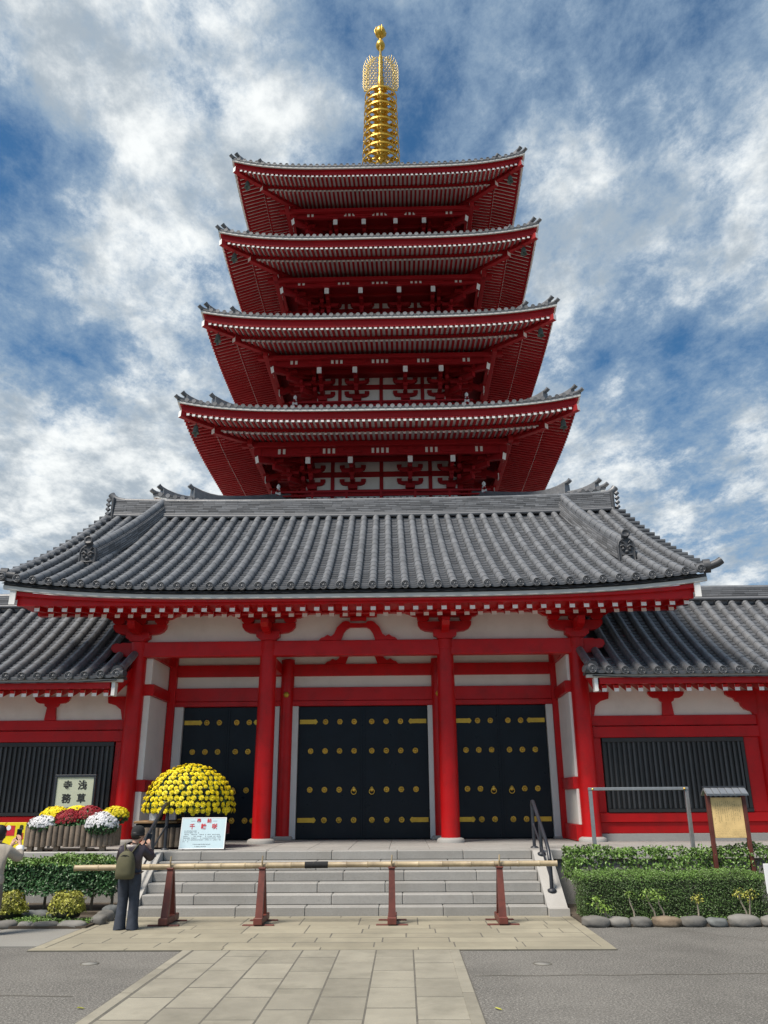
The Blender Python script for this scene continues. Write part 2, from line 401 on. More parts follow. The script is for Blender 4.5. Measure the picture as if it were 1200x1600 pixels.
def drain_cover(x, y, label):
    t = thing('drain_cover', label, 'drain cover', (x, y, 0))
    put('rim', MB().lathe([(.11, -.01), (.11, .006), (.095, .006), (.095, .002)], (x, y, 0), 20), JOINT, t)
    put('lid', MB().lathe([(.094, -.01), (.094, .004), (0, .005)], (x, y, 0), 20), CONC, t)
drain_cover(2.64, 10.6, 'small round drain cover in the asphalt right of the path')
drain_cover(-2.66, 10.67, 'small round drain cover in the asphalt left of the path')
def fallen_leaf(x, y, rz, label, m):
    k_ = .6; vs = [(0,-.06,.004), (.03,-.01,.012), (.018,.045,.02), (0,.07,.012), (-.02,.04,.018), (-.032,-.01,.01), (0,0,.006)]
    vs = [(a*k_, b_*k_, c) for a, b_, c in vs]; b = MB().add([(px*cos(rz)-py*sin(rz)+x, px*sin(rz)+py*cos(rz)+y, z) for px, py, z in vs], [(0,1,6),(1,2,6),(2,3,6),(3,4,6),(4,5,6),(5,0,6)])
    tag(put('fallen_leaf', b, m), label, 'leaf')
fallen_leaf(1.9, 8.43, 1.2, 'dry yellow leaf fallen on the asphalt right of the path', LEAF_Y)
fallen_leaf(-1.93, 8.48, 2.0, 'dry yellow leaf fallen on the asphalt left of the path', LEAF_Y)

# ------------------------------------------------------------------ platform and stairs
H, D0, T = .1536, 14.588, .2846
ZL = 6*H
def stairs():
    t = thing('stone_staircase', 'wide grey granite staircase of six risers up to the red gate', 'staircase', (0, D0, 0))
    put('core', MB().box(-3.36, 3.36, D0+.1, 16.0, 0, .10), GRANITE, t)
    for i in range(5):
        y0 = D0+i*T; x = -3.37; n = [0, .55, .2, .8, .35][i]; k = 0
        while x < 3.36:
            ln = 1.15+random.uniform(-.12, .12)
            if k == 0: ln = .45+n*.8
            if x+ln > 2.95: ln = 3.37-x
            put('step_stone', MB().cbox(x+.002, x+ln-.003, y0, y0+T+.10, i*H+.002, (i+1)*H, .012), GRANITE, t); x += ln; k += 1
    y0 = D0+5*T; x = -3.37; k = 0
    while x < 3.36:
        ln = 1.2 if k else .7
        if x+ln > 2.9: ln = 3.37-x
        put('edge_stone', MB().cbox(x+.002, x+ln-.003, y0, y0+.36, 5*H+.002, ZL, .012), GRANITE, t); x += ln; k += 1
    for s in (-1, 1):     # sloped side walls
        x0, x1 = sorted((s*3.375, s*3.70))
        poly = [(D0-.16, .01), (16.3, .01), (16.3, ZL-.004), (D0+5*T-.12, ZL-.004), (D0+.02, .13), (D0-.16, .13)]
        put('side_wall', MB().prism(poly, x0, x1, (lambda a, b, c: (c, a, b))), GRAN_L, t)
stairs()
def platform():
    t = thing('stone_platform', 'pale granite terrace carrying the red gate and its side wings', 'platform', (0, 16, 0))
    put('base', MB().box(-16, -3.71, 16.06, 26, 0, ZL-.10).box(3.71, 16, 16.06, 26, 0, ZL-.10).box(-3.70, 3.70, 16.4, 26, 0, ZL-.045), GRANITE, t)
    for s in (-1, 1):
        for i in range(9):
            a, b = s*(3.71+i*1.3), s*(3.71+(i+1)*1.3-.006); a, b = min(a, b), max(a, b)
            put('edge_stone', MB().cbox(a, b, 15.98, 16.38, ZL-.16, ZL, .008), GRAN_L, t)
    nx, ny = 16, 7; w = 12.3/nx; d = (20.34-16.375)/ny
    me = MB().cbox(.003, w-.003, .003, d-.003, -.04, 0, .004).mesh('paving_slab', GRANITE)
    for i in range(nx):
        for j in range(ny):
            if abs(-6.15+(i+.5)*w) > 3.3 and j < 1: pass
            link('paving_slab', me, t, Matrix.Translation((-6.15+i*w, 16.382+j*d, ZL+random.uniform(-.001, .001))))
    put('base_floor', MB().box(-16, -6.16, 16.385, 24, ZL-.1, ZL-.003).box(6.16, 16, 16.385, 24, ZL-.1, ZL-.003).box(-6.15, 6.15, 20.345, 24, ZL-.04, ZL-.003), GRANITE, t)
platform()

# ------------------------------------------------------------------ tiled roofs
def arc_tile(r, a0=-20, a1=200, n=7, collar=True):     # unit length along +Y (up the slope), crown towards +Z
    b = MB(); secs = []
    for y, rr in ((0, r*1.05), (.94, r*.97), (1.0, r*.97)):
        secs.append([(rr*cos(radians(a0+(a1-a0)*k/n)), y, rr*sin(radians(a0+(a1-a0)*k/n))) for k in range(n+1)])
    b.strip(secs, closed=False, sm=True)
    b.add([(v[0], 0, v[2]) for v in secs[0]]+[(0,0,0)], [(k+1, k, n+1) for k in range(n)])
    return b
def eave_disc(r):
    b = MB(); n = 14
    b.lathe([(r, 0), (r, .05), (r*.82, .055), (r*.80, .038), (r*.30, .038), (r*.22, .05), (0, .052)], (0,0,0), n, ax='y')
    for k in range(3):    # the swirl of three commas
        a = 2*pi*k/3; pts = [(r*.55*cos(a+t), -.044, r*.55*sin(a+t)) for t in (0, .5, 1.0, 1.5)]
        b.tube(pts, lambda u: r*.17*(1-.75*u), 5)
    return b
RT = .088
TILE_ME = arc_tile(RT).mesh('round_tile', TILE)
DISC_ME = eave_disc(RT*1.03).mesh('eave_tile', DISC)
def frame(p0, p1, acr=Vector((1,0,0))):
    p0, p1 = Vector(p0), Vector(p1); y = (p1-p0); L = y.length; y = y/L; z = acr.cross(y).normalized(); x = y.cross(z)
    m = Matrix((x, y*L, z)).transposed().to_4x4(); m.translation = p0
    return m
def tiled_slope(roof, P, xs, nseg, ndetail, nstep, smax=lambda x: 1.0, flip=False):
    """P(x, s) -> point of the slope; xs: row positions at the eave; ndetail segments from the eave are single tiles"""
    rest = MB(); segs = 0
    for x in xs:
        sm = smax(x); m = int(round(nseg*sm))
        for k in range(m):
            a, b = P(x, k/nseg), P(x, (k+1)/nseg+.004)
            if k < ndetail and segs < 290: link('round_tile', TILE_ME, roof, frame(a, b)); segs += 1
            else:
                M = frame(a, b); u = arc_tile(RT, n=6)
                rest.add([M @ Vector(v) for v in u.v], u.f[:-6], 0, True)
        M = Matrix.Translation(P(x, 0)+Vector((0, -.012, -.004))); link('eave_tile', DISC_ME, roof, M)
    if rest.v: put('round_tiles_upper', rest, TILE, roof, stuff=True)
    pan = MB(); under = MB()
    for x0, x1 in zip(xs[:-1], xs[1:]):
        sm = min(smax(x0), smax(x1)); m = int(nstep*sm)
        for j in range(m):
            secs = []
            for s, dz in ((j/nstep, .040), ((j+1)/nstep+.008, .004)):
                sec = []
                for k in range(6):
                    u = k/5; xx = x0+(x1-x0)*u; p = P(xx, max(0, s)); p.z += dz-.052*(1-(2*u-1)**2)-.020
                    if j == 0: p.y -= .02 if s == 0 else 0
                    sec.append(p)
                secs.append(sec)
            lip = [Vector((p.x, p.y, p.z-(.055 if j == 0 else .040))) for p in secs[0]]
            pan.strip([lip, secs[0], secs[1]], closed=False, sm=False)
    put('pan_tile', pan, TILE_S, roof, stuff=True)
    secs = []
    X0, X1 = xs[0], xs[-1]
    for i in range(25):
        x = X0+(X1-X0)*i/24
        secs.append([P(x, smax(x)*k/10)+Vector((0, 0, -.15)) for k in range(11)])
    under.strip(secs, closed=False)
    put('roof_deck', under, TILE_D, roof)

def rafter_mesh(w, h, L, slope, m0=RED, m1=WPAINT):   # end face at origin, running back +y and up
    b = MB(); b.beam((0, L, L*slope), (0, 0, 0), w, h, 0)
    b.add([(-w/2-.001, -.001, -h/2-.001), (w/2+.001, -.001, -h/2-.001), (w/2+.001, -.001, h/2+.001), (-w/2-.001, -.001, h/2+.001),
           (-w/2-.001, .012, -h/2-.001), (w/2+.001, .012, -h/2-.001), (w/2+.001, .012, h/2+.001), (-w/2-.001, .012, h/2+.001)], [(0,1,2,3),(1,0,4,5),(2,1,5,6),(3,2,6,7),(0,3,7,4)], 1)
    return b.mesh('rafter', [m0, m1])

# ------------------------------------------------------------------ gate building
def gate():
    g = thing('gate_building', 'red pillared temple gate with black double doors and grey tiled gable roof', 'gate', (0, 18.9, ZL))
    cp = bpy.data.objects.new('colonnade', None)
    bpy.data.objects.remove(cp)
    B, A, YC, YD = 5.118, 2.063, 18.9, 20.45
    ztop = 5.34
    colm = MB().lathe([(.205, 0), (.208, 1.2), (.203, 3.0), (.190, ztop-ZL-.09)], (0,0,0), 28).mesh('column', RED)
    base = MB().lathe([(.30, -.09), (.30, -.03), (.275, .0), (.225, .018), (0, .018)], (0,0,0), 28).mesh('base_stone', GRAN_L)
    band = MB().lathe([(.2035, 0), (.2035, .20)], (0,0,0), 28)
    bandm = band.mesh('column_band', RED)
    for x in (-B, -A, A, B):
        c = link('column', colm, g, Matrix.Translation((x, YC, ZL+.09)))
        link('base_stone', base, c, Matrix.Translation((x, YC, ZL+.08)))
        link('column_band', bandm, c, Matrix.Translation((x, YC, 5.11)))
    rear = MB().lathe([(.165, 0), (.165, 4.2)], (0,0,0), 20).mesh('rear_pillar', RED)
    flower = MB().lathe([(.075, 0), (.07, .02), (.03, .03), (.0, .035)], (0,0,0), 6, ax='y').mesh('gold_boss', GOLD)
    rb = MB().cbox(-.24, .24, -.22, .2, -.02, .085, .03).mesh('base_stone', GRANITE)
    for x in (-1.80, 1.94):
        c = link('rear_pillar', rear, g, Matrix.Translation((x, YD-.06, ZL)))
        link('base_stone', rb, c, Matrix.Translation((x, YD-.06, ZL)))
        link('gold_boss', flower, c, Matrix.Translation((x, YD-.23, 4.25)))
    for s in (-1, 1):
        c = put('corner_post', MB().cbox(*((-4.76, -4.575) if s < 0 else (4.725, 4.87)), YD-.16, YD+.1, ZL, 5.3, .01), RED, g)
        link('base_stone', rb, c, Matrix.Translation((s*4.68, YD-.02, ZL)) @ Matrix.Scale(.6, 4))
    # door plane: lintels and white bands
    put('lintel', MB().cbox(-4.96, 4.96, YD-.10, YD+.08, 4.11, 4.44, .01), RED, g)
    put('door_head', MB().cbox(-4.96, 4.96, YD-.13, YD+.08, 3.985, 4.105, .008), RED, g)
    put('upper_lintel', MB().cbox(-4.96, 4.96, YD-.10, YD+.08, 4.72, 5.01, .01), RED, g)
    put('wall_panel', MB().box(-4.96, 4.96, YD-.02, YD+.05, 4.442, 4.718), WHITE, g)
    put('wall_panel', MB().box(-4.96, 4.96, YD-.02, YD+.05, 5.012, 5.96), WHITE, g)
    put('top_beam', MB().cbox(-4.96, 4.96, YD-.10, YD+.1, 5.40, 5.62, .01), RED, g)
    put('porch_ceiling', MB().box(-5.3, 5.3, 18.98, YD+.1, 5.97, 6.02), WHITE, g)
    # doors
    stud = MB().lathe([(.068, 0), (.068, .014), (.050, .026), (.044, .012), (.038, .014), (.035, .045), (.022, .062), (0, .066)], (0,0,0), 14, ax='y').mesh('stud', BRASS)
    plate = MB().prism([(0, -.052), (.36, -.052), (.37, -.062), (.40, -.056), (.44, 0), (.40, .056), (.37, .062), (.36, .052), (0, .052)], 0, -.012, (lambda a, b, c: (a, c, b))).mesh('hinge_plate', GOLD)
    kn = MB().lathe([(.05, 0), (.055, .03), (.045, .055), (.02, .065), (0, .066)], (0,0,0), 12, ax='y')
    kn.tube([(0, -.055, .06), (.03, -.06, .03), (.0, -.065, .03), (-.03, -.06, .03), (0, -.055, .06)], .012, 6)
    ring = [(.062*sin(2*pi*k/14), -.05, -.045+.062*cos(2*pi*k/14)) for k in range(15)]
    kn.tube(ring, .011, 6, caps=False)
    knm = kn.mesh('ring_handle', BRASS)
    zs = (3.61, 2.92, 2.03, 1.35); zb, zt = ZL+.02, 3.98
    def leaf(x0, x1, hinge, n):      # hinge: -1 left, +1 right
        o = put('door_leaf', MB().cbox(x0+.004, x1-.004, YD-.03, YD+.04, zb, zt, .006), BLACK, g)
        mx = x1 if hinge < 0 else x0
        put('meeting_stile', MB().cbox(*sorted((mx-hinge*0-.0, mx+hinge*.055)), YD-.045, YD-.031, zb, zt, .004), BLACK, o)
        yf = YD-.031; pitch = (.352 if n == 4 else .31)
        free = mx; d = hinge      # positions counted from the meeting stile
        for r, z in enumerate(zs):
            for k in range(n):
                x = free+d*(.115+(.09 if n == 4 else .115)*0+.1+k*pitch)
                if r in (0, 3) and k == n-1: continue
                if r == 2 and k == 0: link('ring_handle', knm, o, Matrix.Translation((x, yf, z)))
                else: link('stud', stud, o, Matrix.Translation((x, yf, z)))
            if r in (0, 3):
                hx = (x0 if hinge < 0 else x1)-hinge*.03
                link('hinge_plate', plate, o, Matrix.Translation((hx, yf, z)) @ (Matrix.Identity(4) if hinge < 0 else Matrix.Rotation(pi, 4, 'Y')))
    leaf(-1.50, .08, -1, 4); leaf(.08, 1.66, 1, 4)
    for s in (-1, 1):
        a, m, b = (2.27, 3.41, 4.55) if s > 0 else (-4.35, -3.245, -2.145); leaf(a, m, -1, 3); leaf(m, b, 1, 3)
    for x0, x1 in ((-1.655, -1.505), (1.665, 1.79), (-2.14, -1.97), (2.10, 2.262), (4.556, 4.72), (-4.57, -4.356)):
        put('door_jamb', MB().cbox(x0, x1, YD-.12, YD+.03, ZL+.01, 3.983, .008), JAMB, g)
    put('door_backing', MB().box(-4.9, 4.9, YD+.09, YD+.13, ZL, 5.9), BLACK, g)
    # side walls of the porch
    for s in (-1, 1):
        X = lambda a, b: sorted((s*a, s*b))
        def bx(n, z0, z1, m, th=.05, y0=YC+.02, y1=YD-.01):
            put(n, MB().cbox(*X((4.775 if s < 0 else 4.86)-th, 5.10), y0, y1, z0, z1, .006), m, g)
        bx('sill_beam', ZL+.01, 1.26, RED, .07); bx('wall_panel', 1.262, 1.998, WHITE, 0); bx('side_rail', 2.0, 2.25, RED, .06)
        bx('wall_panel', 2.252, 4.098, WHITE, 0); bx('side_beam', 4.10, 4.36, RED, .07); bx('wall_panel', 4.362, 4.958, WHITE, 0); bx('tie_beam', 4.96, 5.20, RED, .07)
        bx('wall_panel', 5.202, 5.95, WHITE, 0)
    for s in (-1, 1):
        put('tie_beam', MB().cbox(*sorted((s*1.93, s*2.13)), YC+.1, YD-.1, 4.74, 5.0, .01), RED, g)
    # front beam, frieze and brackets
    put('front_beam', MB().cbox(-5.0, 5.0, YC-.13, YC+.10, 4.965, 5.315, .014), RED, g)
    for s in (-1, 1):       # carved beam noses
        poly = [(5.15, 5.30), (5.15, 4.99), (5.35, 4.965), (5.50, 5.0), (5.58, 5.07), (5.70, 5.09), (5.76, 5.17), (5.74, 5.26), (5.64, 5.30), (5.56, 5.285), (5.48, 5.31)]
        poly = [(s*a, b) for a, b in poly]
        if s < 0: poly = poly[::-1]
        put('beam_nose', MB().prism(poly, YC-.11, YC+.08, (lambda a, b, c: (a, c, b))), RED, g)
    put('frieze_panel', MB().box(-5.1, 5.1, YC-.01, YC+.03, 5.317, 6.0), WHITE, g)
    def xz(poly, y0, y1): return MB().prism(poly, y0, y1, (lambda a, b, c: (a, c, b)))
    def sym(half): return half+[(-a, b) for a, b in half[::-1]]
    # outlines run ccw seen from the front (right half upwards)
    block = sym([(.17, 0), (.19, .03), (.27, .08), (.27, .20)]); arm = sym([(.30, .0), (.46, .02), (.56, .07), (.62, .15), (.63, .24)]); sb = sym([(.09, 0), (.10, .015), (.14, .05), (.14, .11)])
    cap = sym([(.62, 0), (.74, .02), (.82, .07), (.90, .09), (.95, .15), (.95, .18)])
    blockm = xz(block, -.25, .05).mesh('bearing_block', RED); armm = xz(arm, -.15, .02).mesh('bracket_arm', RED)
    sbm = xz(sb, -.18, .02).mesh('small_block', RED); capm = xz(cap, -.15, .02).mesh('bracket_cap', RED)
    outp = MB().prism([(YC-.1, 5.50), (YC-.55, 5.52), (YC-.72, 5.57), (YC-.80, 5.66), (YC-.80, 5.74), (YC-.1, 5.74)], -.085, .085, (lambda a, b, c: (c, a-YC, b-5.5))).mesh('projecting_arm', RED)
    for x in (-B, -A, A, B):
        br = link('bracket', blockm, g, Matrix.Translation((x, YC, 5.322)))
        link('bracket_arm', armm, br, Matrix.Translation((x, YC, 5.49)))
        for d in (-.5, 0, .5): link('small_block', sbm, br, Matrix.Translation((x+d, YC, 5.735)))
        link('bracket_cap', capm, br, Matrix.Translation((x, YC, 5.842)))
        link('projecting_arm', outp, br, Matrix.Translation((x, YC, 5.46)))
    put('wall_plate', MB().box(-7.2, 7.2, YC-.14, YC+.03, 6.023, 6.20), RED, g)
    put('eave_purlin', MB().box(-7.25, 7.25, 18.03, 18.2, 5.80, 5.93), RED, g)
    half = [(.46, 0), (.92, 0), (.86, .06), (.80, .075), (.72, .13), (.64, .09), (.57, .14), (.50, .30), (.38, .42), (.30, .455), (.22, .44), (.18, .40)]
    inner = [(.18, .40), (.17, .33), (.26, .31), (.34, .22), (.40, .1)]
    right = [(.40, 0), (.92, 0)]+half[2:]+[(0, .395), (0, .30), (.19, .30), (.27, .26), (.34, .17)]
    strut = MB()
    for s in (1, -1):
        poly = [(s*a+.04, b) for a, b in right]
        if s < 0: poly = poly[::-1]
        strut.prism(poly, YC-.12, YC-.012, (lambda a, b, c: (a, c, b+5.317)))
    put('frog_leg_strut', strut, RED, g)
    st2 = MB()
    for s in (1, -1):
        poly = [(s*a+.04, b) for a, b in right]
        if s < 0: poly = poly[::-1]
        st2.prism(poly, YD-.09, YD-.022, (lambda a, b, c: (a, c, b+5.012)))
    put('frog_leg_strut', st2, RED, g)
    put('strut_block', MB().cbox(-.15, .23, YC-.15, YC-.013, 5.775, 5.86, .01).cbox(-.40, .48, YC-.13, YC-.013, 5.862, 6.0, .01), RED, g)

    # ---- roof
    r = bpy.data.objects.new('roof', None); COL.objects.link(r); r.location = (0, 20.9, 6.2); r.parent = g
    r.matrix_parent_inverse = WM(g).inverted(); r.empty_display_size = .3
    LOC[r.name] = Matrix.Translation((0, 20.9, 6.2))
    r.location = (0, 20.9, 6.2)
    XE, YE, YR = 7.78, 16.97, 20.95
    def P(x, s):
        z = 6.17+2.35*s+.72*s*s + .30*(abs(x)/XE)**4*(1-s*.75)
        return Vector((x*(1-.10*s), YE+(YR-YE)*s, z))
    pitch = .353
    xs = [.094+pitch*k for k in range(-22, 22)]
    tiled_slope(r, P, xs, 16, 6, 30)
    # back slope
    bk = MB(); secs = []
    for i in range(25):
        x = -XE+2*XE*i/24
        secs.append([Vector((P(x, k/8).x, 2*YR-P(x, k/8).y, P(x, k/8).z)) for k in range(9)])
    bk.strip(secs[::-1], closed=False, sm=True)
    for x in xs: bk.tube([Vector((P(x, k/8).x, 2*YR-P(x, k/8).y, P(x, k/8).z)) for k in range(9)], RT, 6)
    put('back_slope', bk, TILE, r, stuff=True)
    # main ridge of layered slab tiles
    rz0 = 9.12; slab = MB(); nl = 8
    def ridz(x): return rz0+.10*(abs(x)/6.9)**3
    for l in range(nl):
        wy = .24-.008*l; x = -6.78; hh = .052
        while x < 6.78:
            ln = random.uniform(.24, .36); x1 = min(6.78, x+ln); z = ridz(x)+l*.056; z1 = ridz(x1)+l*.056; d = random.uniform(-.006, .006); e = random.uniform(-.004, .004)
            for sgn in (1,):
                slab.hexa([(x+.003, YR-wy-d, z), (x1-.003, YR-wy-d, z1), (x1-.003, YR+wy, z1), (x+.003, YR+wy, z), (x+.003, YR-wy-d, z+hh+e-.01), (x1-.003, YR-wy-d, z1+hh+e-.01), (x1-.003, YR+wy, z1+hh-.01), (x+.003, YR+wy, z+hh-.01)])
            x = x1
    ridge = put('main_ridge', MB().strip([[(x, YR-.235, ridz(x)-.10), (x, YR-.235, ridz(x)+.0), (x, YR-.22, ridz(x)), (x, YR-.17, ridz(x)+nl*.056), (x, YR+.22, ridz(x)+nl*.056), (x, YR+.23, ridz(x)-.1)] for x in [-6.8+13.6*i/16 for i in range(17)]]), TILE_S, r)
    put('slab_course', slab, SLAT, ridge, stuff=True)
    for dz, rr in ((-.055, .05), (.0, .035)):
        put('ridge_moulding', MB().tube([(x, YR-.27, ridz(x)+dz) for x in [-6.75+13.5*i/20 for i in range(21)]], rr, 8), SLAT, ridge)
    capt = MB()
    for i in range(46):
        x0 = -6.9+i*.3; x1 = x0+.3
        if x0 > -1e9: capt.tube([(x0, YR, ridz(x0)+nl*.056+.01), (x0+.27, YR, ridz(x0+.27)+nl*.056+.01), (x1, YR, ridz(x1)+nl*.056+.01)], .085, 8, caps=True)
    put('ridge_cap_tile', capt, TILE, ridge, stuff=True)
    for s in (-1, 1):
        x0 = s*6.85; z0 = ridz(6.85)
        pts = [(s*6.6, YR, z0+nl*.056+.0), (s*6.80, YR, z0+nl*.056+.04), (s*6.93, YR, z0+nl*.056+.12), (s*6.99, YR, z0+nl*.056+.20)]
        e = put('ridge_end_ornament', MB().tube(pts, lambda u: .085+.012*u, 12), TILE, r)
        put('ridge_end_plate', MB().cbox(*sorted((s*6.80, s*6.88)), YR-.25, YR+.25, z0-.22, z0+nl*.056+.05, .03), TILE_D, e)
        for k in range(4):
            put('end_roll', MB().tube([(s*6.92, YR-.24, z0+.36-.13*k), (s*6.98, YR-.24, z0+.42-.13*k)], .055, 10), TILE, e)
    # descending ridges with goblin-face end tiles
    for s in (-1, 1):
        n = 26; pts = []
        for i in range(n+1):
            sv = .985-(.985-.30)*i/n; xw = 5.50+(6.30-5.50)*(1-(sv-.3)/.685)
            q = P(s*xw/(1-.10*sv), sv); pts.append(q+Vector((0, 0, .05)))
        base = MB()
        secs = []
        for p in pts: secs.append([p+Vector((-.19, 0, -.12)), p+Vector((.19, 0, -.12)), p+Vector((.15, 0, .30)), p+Vector((-.15, 0, .30))])
        d = put('descending_ridge', base.strip(secs), TILE_S, r)
        lay = MB()
        for l in range(6):
            for i in range(0, n, 2):
                a, b = pts[i], pts[min(n, i+2)]; w = .215-.010*l; z = -.06+l*.058
                A = a+(b-a)*.01; Bq = a+(b-a)*.99
                lay.hexa([A+Vector((-w, 0, z)), A+Vector((w, 0, z)), Bq+Vector((w, 0, z)), Bq+Vector((-w, 0, z)), A+Vector((-w, 0, z+.045)), A+Vector((w, 0, z+.045)), Bq+Vector((w, 0, z+.045)), Bq+Vector((-w, 0, z+.045))])
        put('slab_course', lay, SLAT, d, stuff=True)
        for i in range(0, n, 2):
            link('round_tile', TILE_ME, d, frame(pts[min(n, i+2)]+Vector((0, 0, .32)), pts[i]+Vector((0, 0, .325))) @ Matrix.Diagonal((1.25, 1, 1.25, 1)))
        e = pts[-1]
        f = MB(); W_ = .20
        arch = [(-W_, -.30), (W_, -.30), (W_, .14), (W_*.85, .25), (W_*.45, .32), (-W_*.45, .32), (-W_*.85, .25), (-W_, .14)]
        f.prism(arch, e.y-.06, e.y+.12, (lambda a, b, c: (e.x+a, c, e.z+b+.08)))
        face = put('goblin_tile', f, TILE_D, r)
        ft = MB(); yf = e.y-.06; Z = e.z+.08
        rim = [(a*.93, b*.93) for a, b in arch]
        ft.tube([(e.x+a, yf, Z+b) for a, b in rim+[rim[0]]], .022, 6)
        for q in (-1, 1):
            ft.lathe([(.045, 0), (.04, .03), (.0, .05)], (e.x+q*.075, yf, Z+.06), 10, ax='y')
            ft.tube([(e.x+q*.02, yf-.03, Z+.10), (e.x+q*.08, yf-.04, Z+.15), (e.x+q*.14, yf-.02, Z+.12)], .022, 6)
            ft.tube([(e.x+q*.05, yf-.02, Z+.2), (e.x+q*.10, yf-.03, Z+.25)], .02, 6)
            ft.tube([(e.x+q*.05, yf-.03, Z-.12), (e.x+q*.06, yf-.035, Z-.2)], .014, 6)
        ft.lathe([(.05, 0), (.045, .04), (.0, .065)], (e.x, yf, Z-.01), 10, ax='y')
        ft.tube([(e.x-.12, yf-.02, Z-.08), (e.x, yf-.04, Z-.10), (e.x+.12, yf-.02, Z-.08)], .02, 6)
        put('goblin_face', ft, TILE_D, face)
        tp = MB().tube([(e.x, e.y+.30, Z+.30), (e.x, e.y+.02, Z+.34), (e.x, e.y-.10, Z+.42)], .085, 12)
        tp.lathe([(.105, 0), (.105, .05), (.07, .055), (.065, .04), (0, .045)], (e.x, e.y-.07, Z+.43), 14, ax='y')
        put('roll_tile', tp, TILE_D, face)
    # verge: sleeve tiles along both gable edges, bargeboards
    vt = arc_tile(RT*.92).mesh('verge_tile', TILE)
    for s in (-1, 1):
        for k in range(17):
            sv = .03+k*.056; p = P(s*(XE-.12), sv); a = p+Vector((s*.16, 0, .02)); b = p+Vector((-s*.16, 0, .03))
            link('verge_tile', vt, r, frame(a, b, Vector((0, -s, 0))))
        p = P(s*XE, .0)
        put('corner_drum', MB().tube([p+Vector((-s*.16, .14, .06)), p+Vector((-s*.02, .10, .06))], .15, 14), TILE_D, r)
        put('corner_tile', MB().tube([p+Vector((-s*.35, .10, .02)), p+Vector((-s*.02, .05, .05)), p+Vector((s*.10, .0, .09)), p+Vector((s*.19, -.02, .15))], lambda u: .09-.005*u, 12), TILE_D, r)
        poly = []; up_ = []; dn = []
        for k in range(11):
            q = P(s*XE, k/10); up_.append((q.y+.12, q.z-.17)); dn.append((q.y+.12, q.z-.17-.36-.1*(k/10)))
        full = MB()
        for k in range(10):
            x0, x1 = s*7.42*(1-.09*k/10), s*7.42*(1-.09*(k+1)/10)
            for mir in (0, 1):
                Yf = (lambda y: 2*YR-y) if mir else (lambda y: y)
                (ya, za), (yb, zb_), (yc, zc), (yd, zd) = up_[k], up_[k+1], dn[k+1], dn[k]
                vs = [(x0-.05, Yf(yd), zd), (x0+.05, Yf(yd), zd), (x1+.05, Yf(yc), zc), (x1-.05, Yf(yc), zc), (x0-.05, Yf(ya), za), (x0+.05, Yf(ya), za), (x1+.05, Yf(yb), zb_), (x1-.05, Yf(yb), zb_)]
                full.hexa(vs)
        bb = put('bargeboard', full, RED, r)
        q = P(s*XE, 0)
        put('board_end', MB().box(s*7.42-.065, s*7.42+.065, q.y+.08, q.y+.117, q.z-.62, q.z-.165), WPAINT, bb)
        put('gable_wall', MB().prism([(18.9, 6.25), (23.0, 6.25), (YR, 9.0)], *sorted((s*5.04, s*5.14)), (lambda a, b, c: (c, a, b))), WHITE, r)
    # fascia boards, curved up at the corners
    def board(name, y0, y1, dz0, dz1, X, m, lift0=1.0, lift1=1.0):
        secs = []
        for i in range(33):
            x = -X+2*X*i/32; l = .30*(abs(x)/XE)**4
            secs.append([(x, y0, 6.17+dz0+l*lift0), (x, y1, 6.17+dz0+l*lift0), (x, y1, 6.17+dz1+l*lift1), (x, y0, 6.17+dz1+l*lift1)])
        return put(name, MB().strip(secs), m, r)
    board('tile_batten', 17.04, 17.3, -.165, -.088, 7.64, TILE_D)
    board('white_fillet', 17.02, 17.10, -.255, -.172, 7.64, FILLET)
    board('fascia', 17.09, 17.2, -.310, -.265, 7.50, RED, .8, 1.0)
    board('inner_fascia', 17.19, 17.28, -.350, -.312, 7.36, RED, .12, .8)
    board('eave_boarding', 17.28, 18.0, -.335, -.315, 7.36, RED, .2, .2)
    fr = rafter_mesh(.11, .14, 1.0, .16); brm = rafter_mesh(.11, .14, 1.0, .36)
    for k in range(-23, 24):
        x = k*.3085
        l = .06*(abs(x)/7.4)**4
        link('flying_rafter', fr, r, Matrix.Translation((x+.14, 17.30, 5.765+l)))
        link('base_rafter', brm, r, Matrix.Translation((x*.985+.10, 17.90, 5.765+l)))
    put('rafter_board', MB().add([(-7.3, 17.32, 5.86), (7.3, 17.32, 5.86), (7.3, 19.0, 6.215), (-7.3, 19.0, 6.215)], [(0,1,2,3)]).box(-7.2, 7.2, 17.93, 18.0, 5.85, 5.89), RED, r)
    return g
gate()

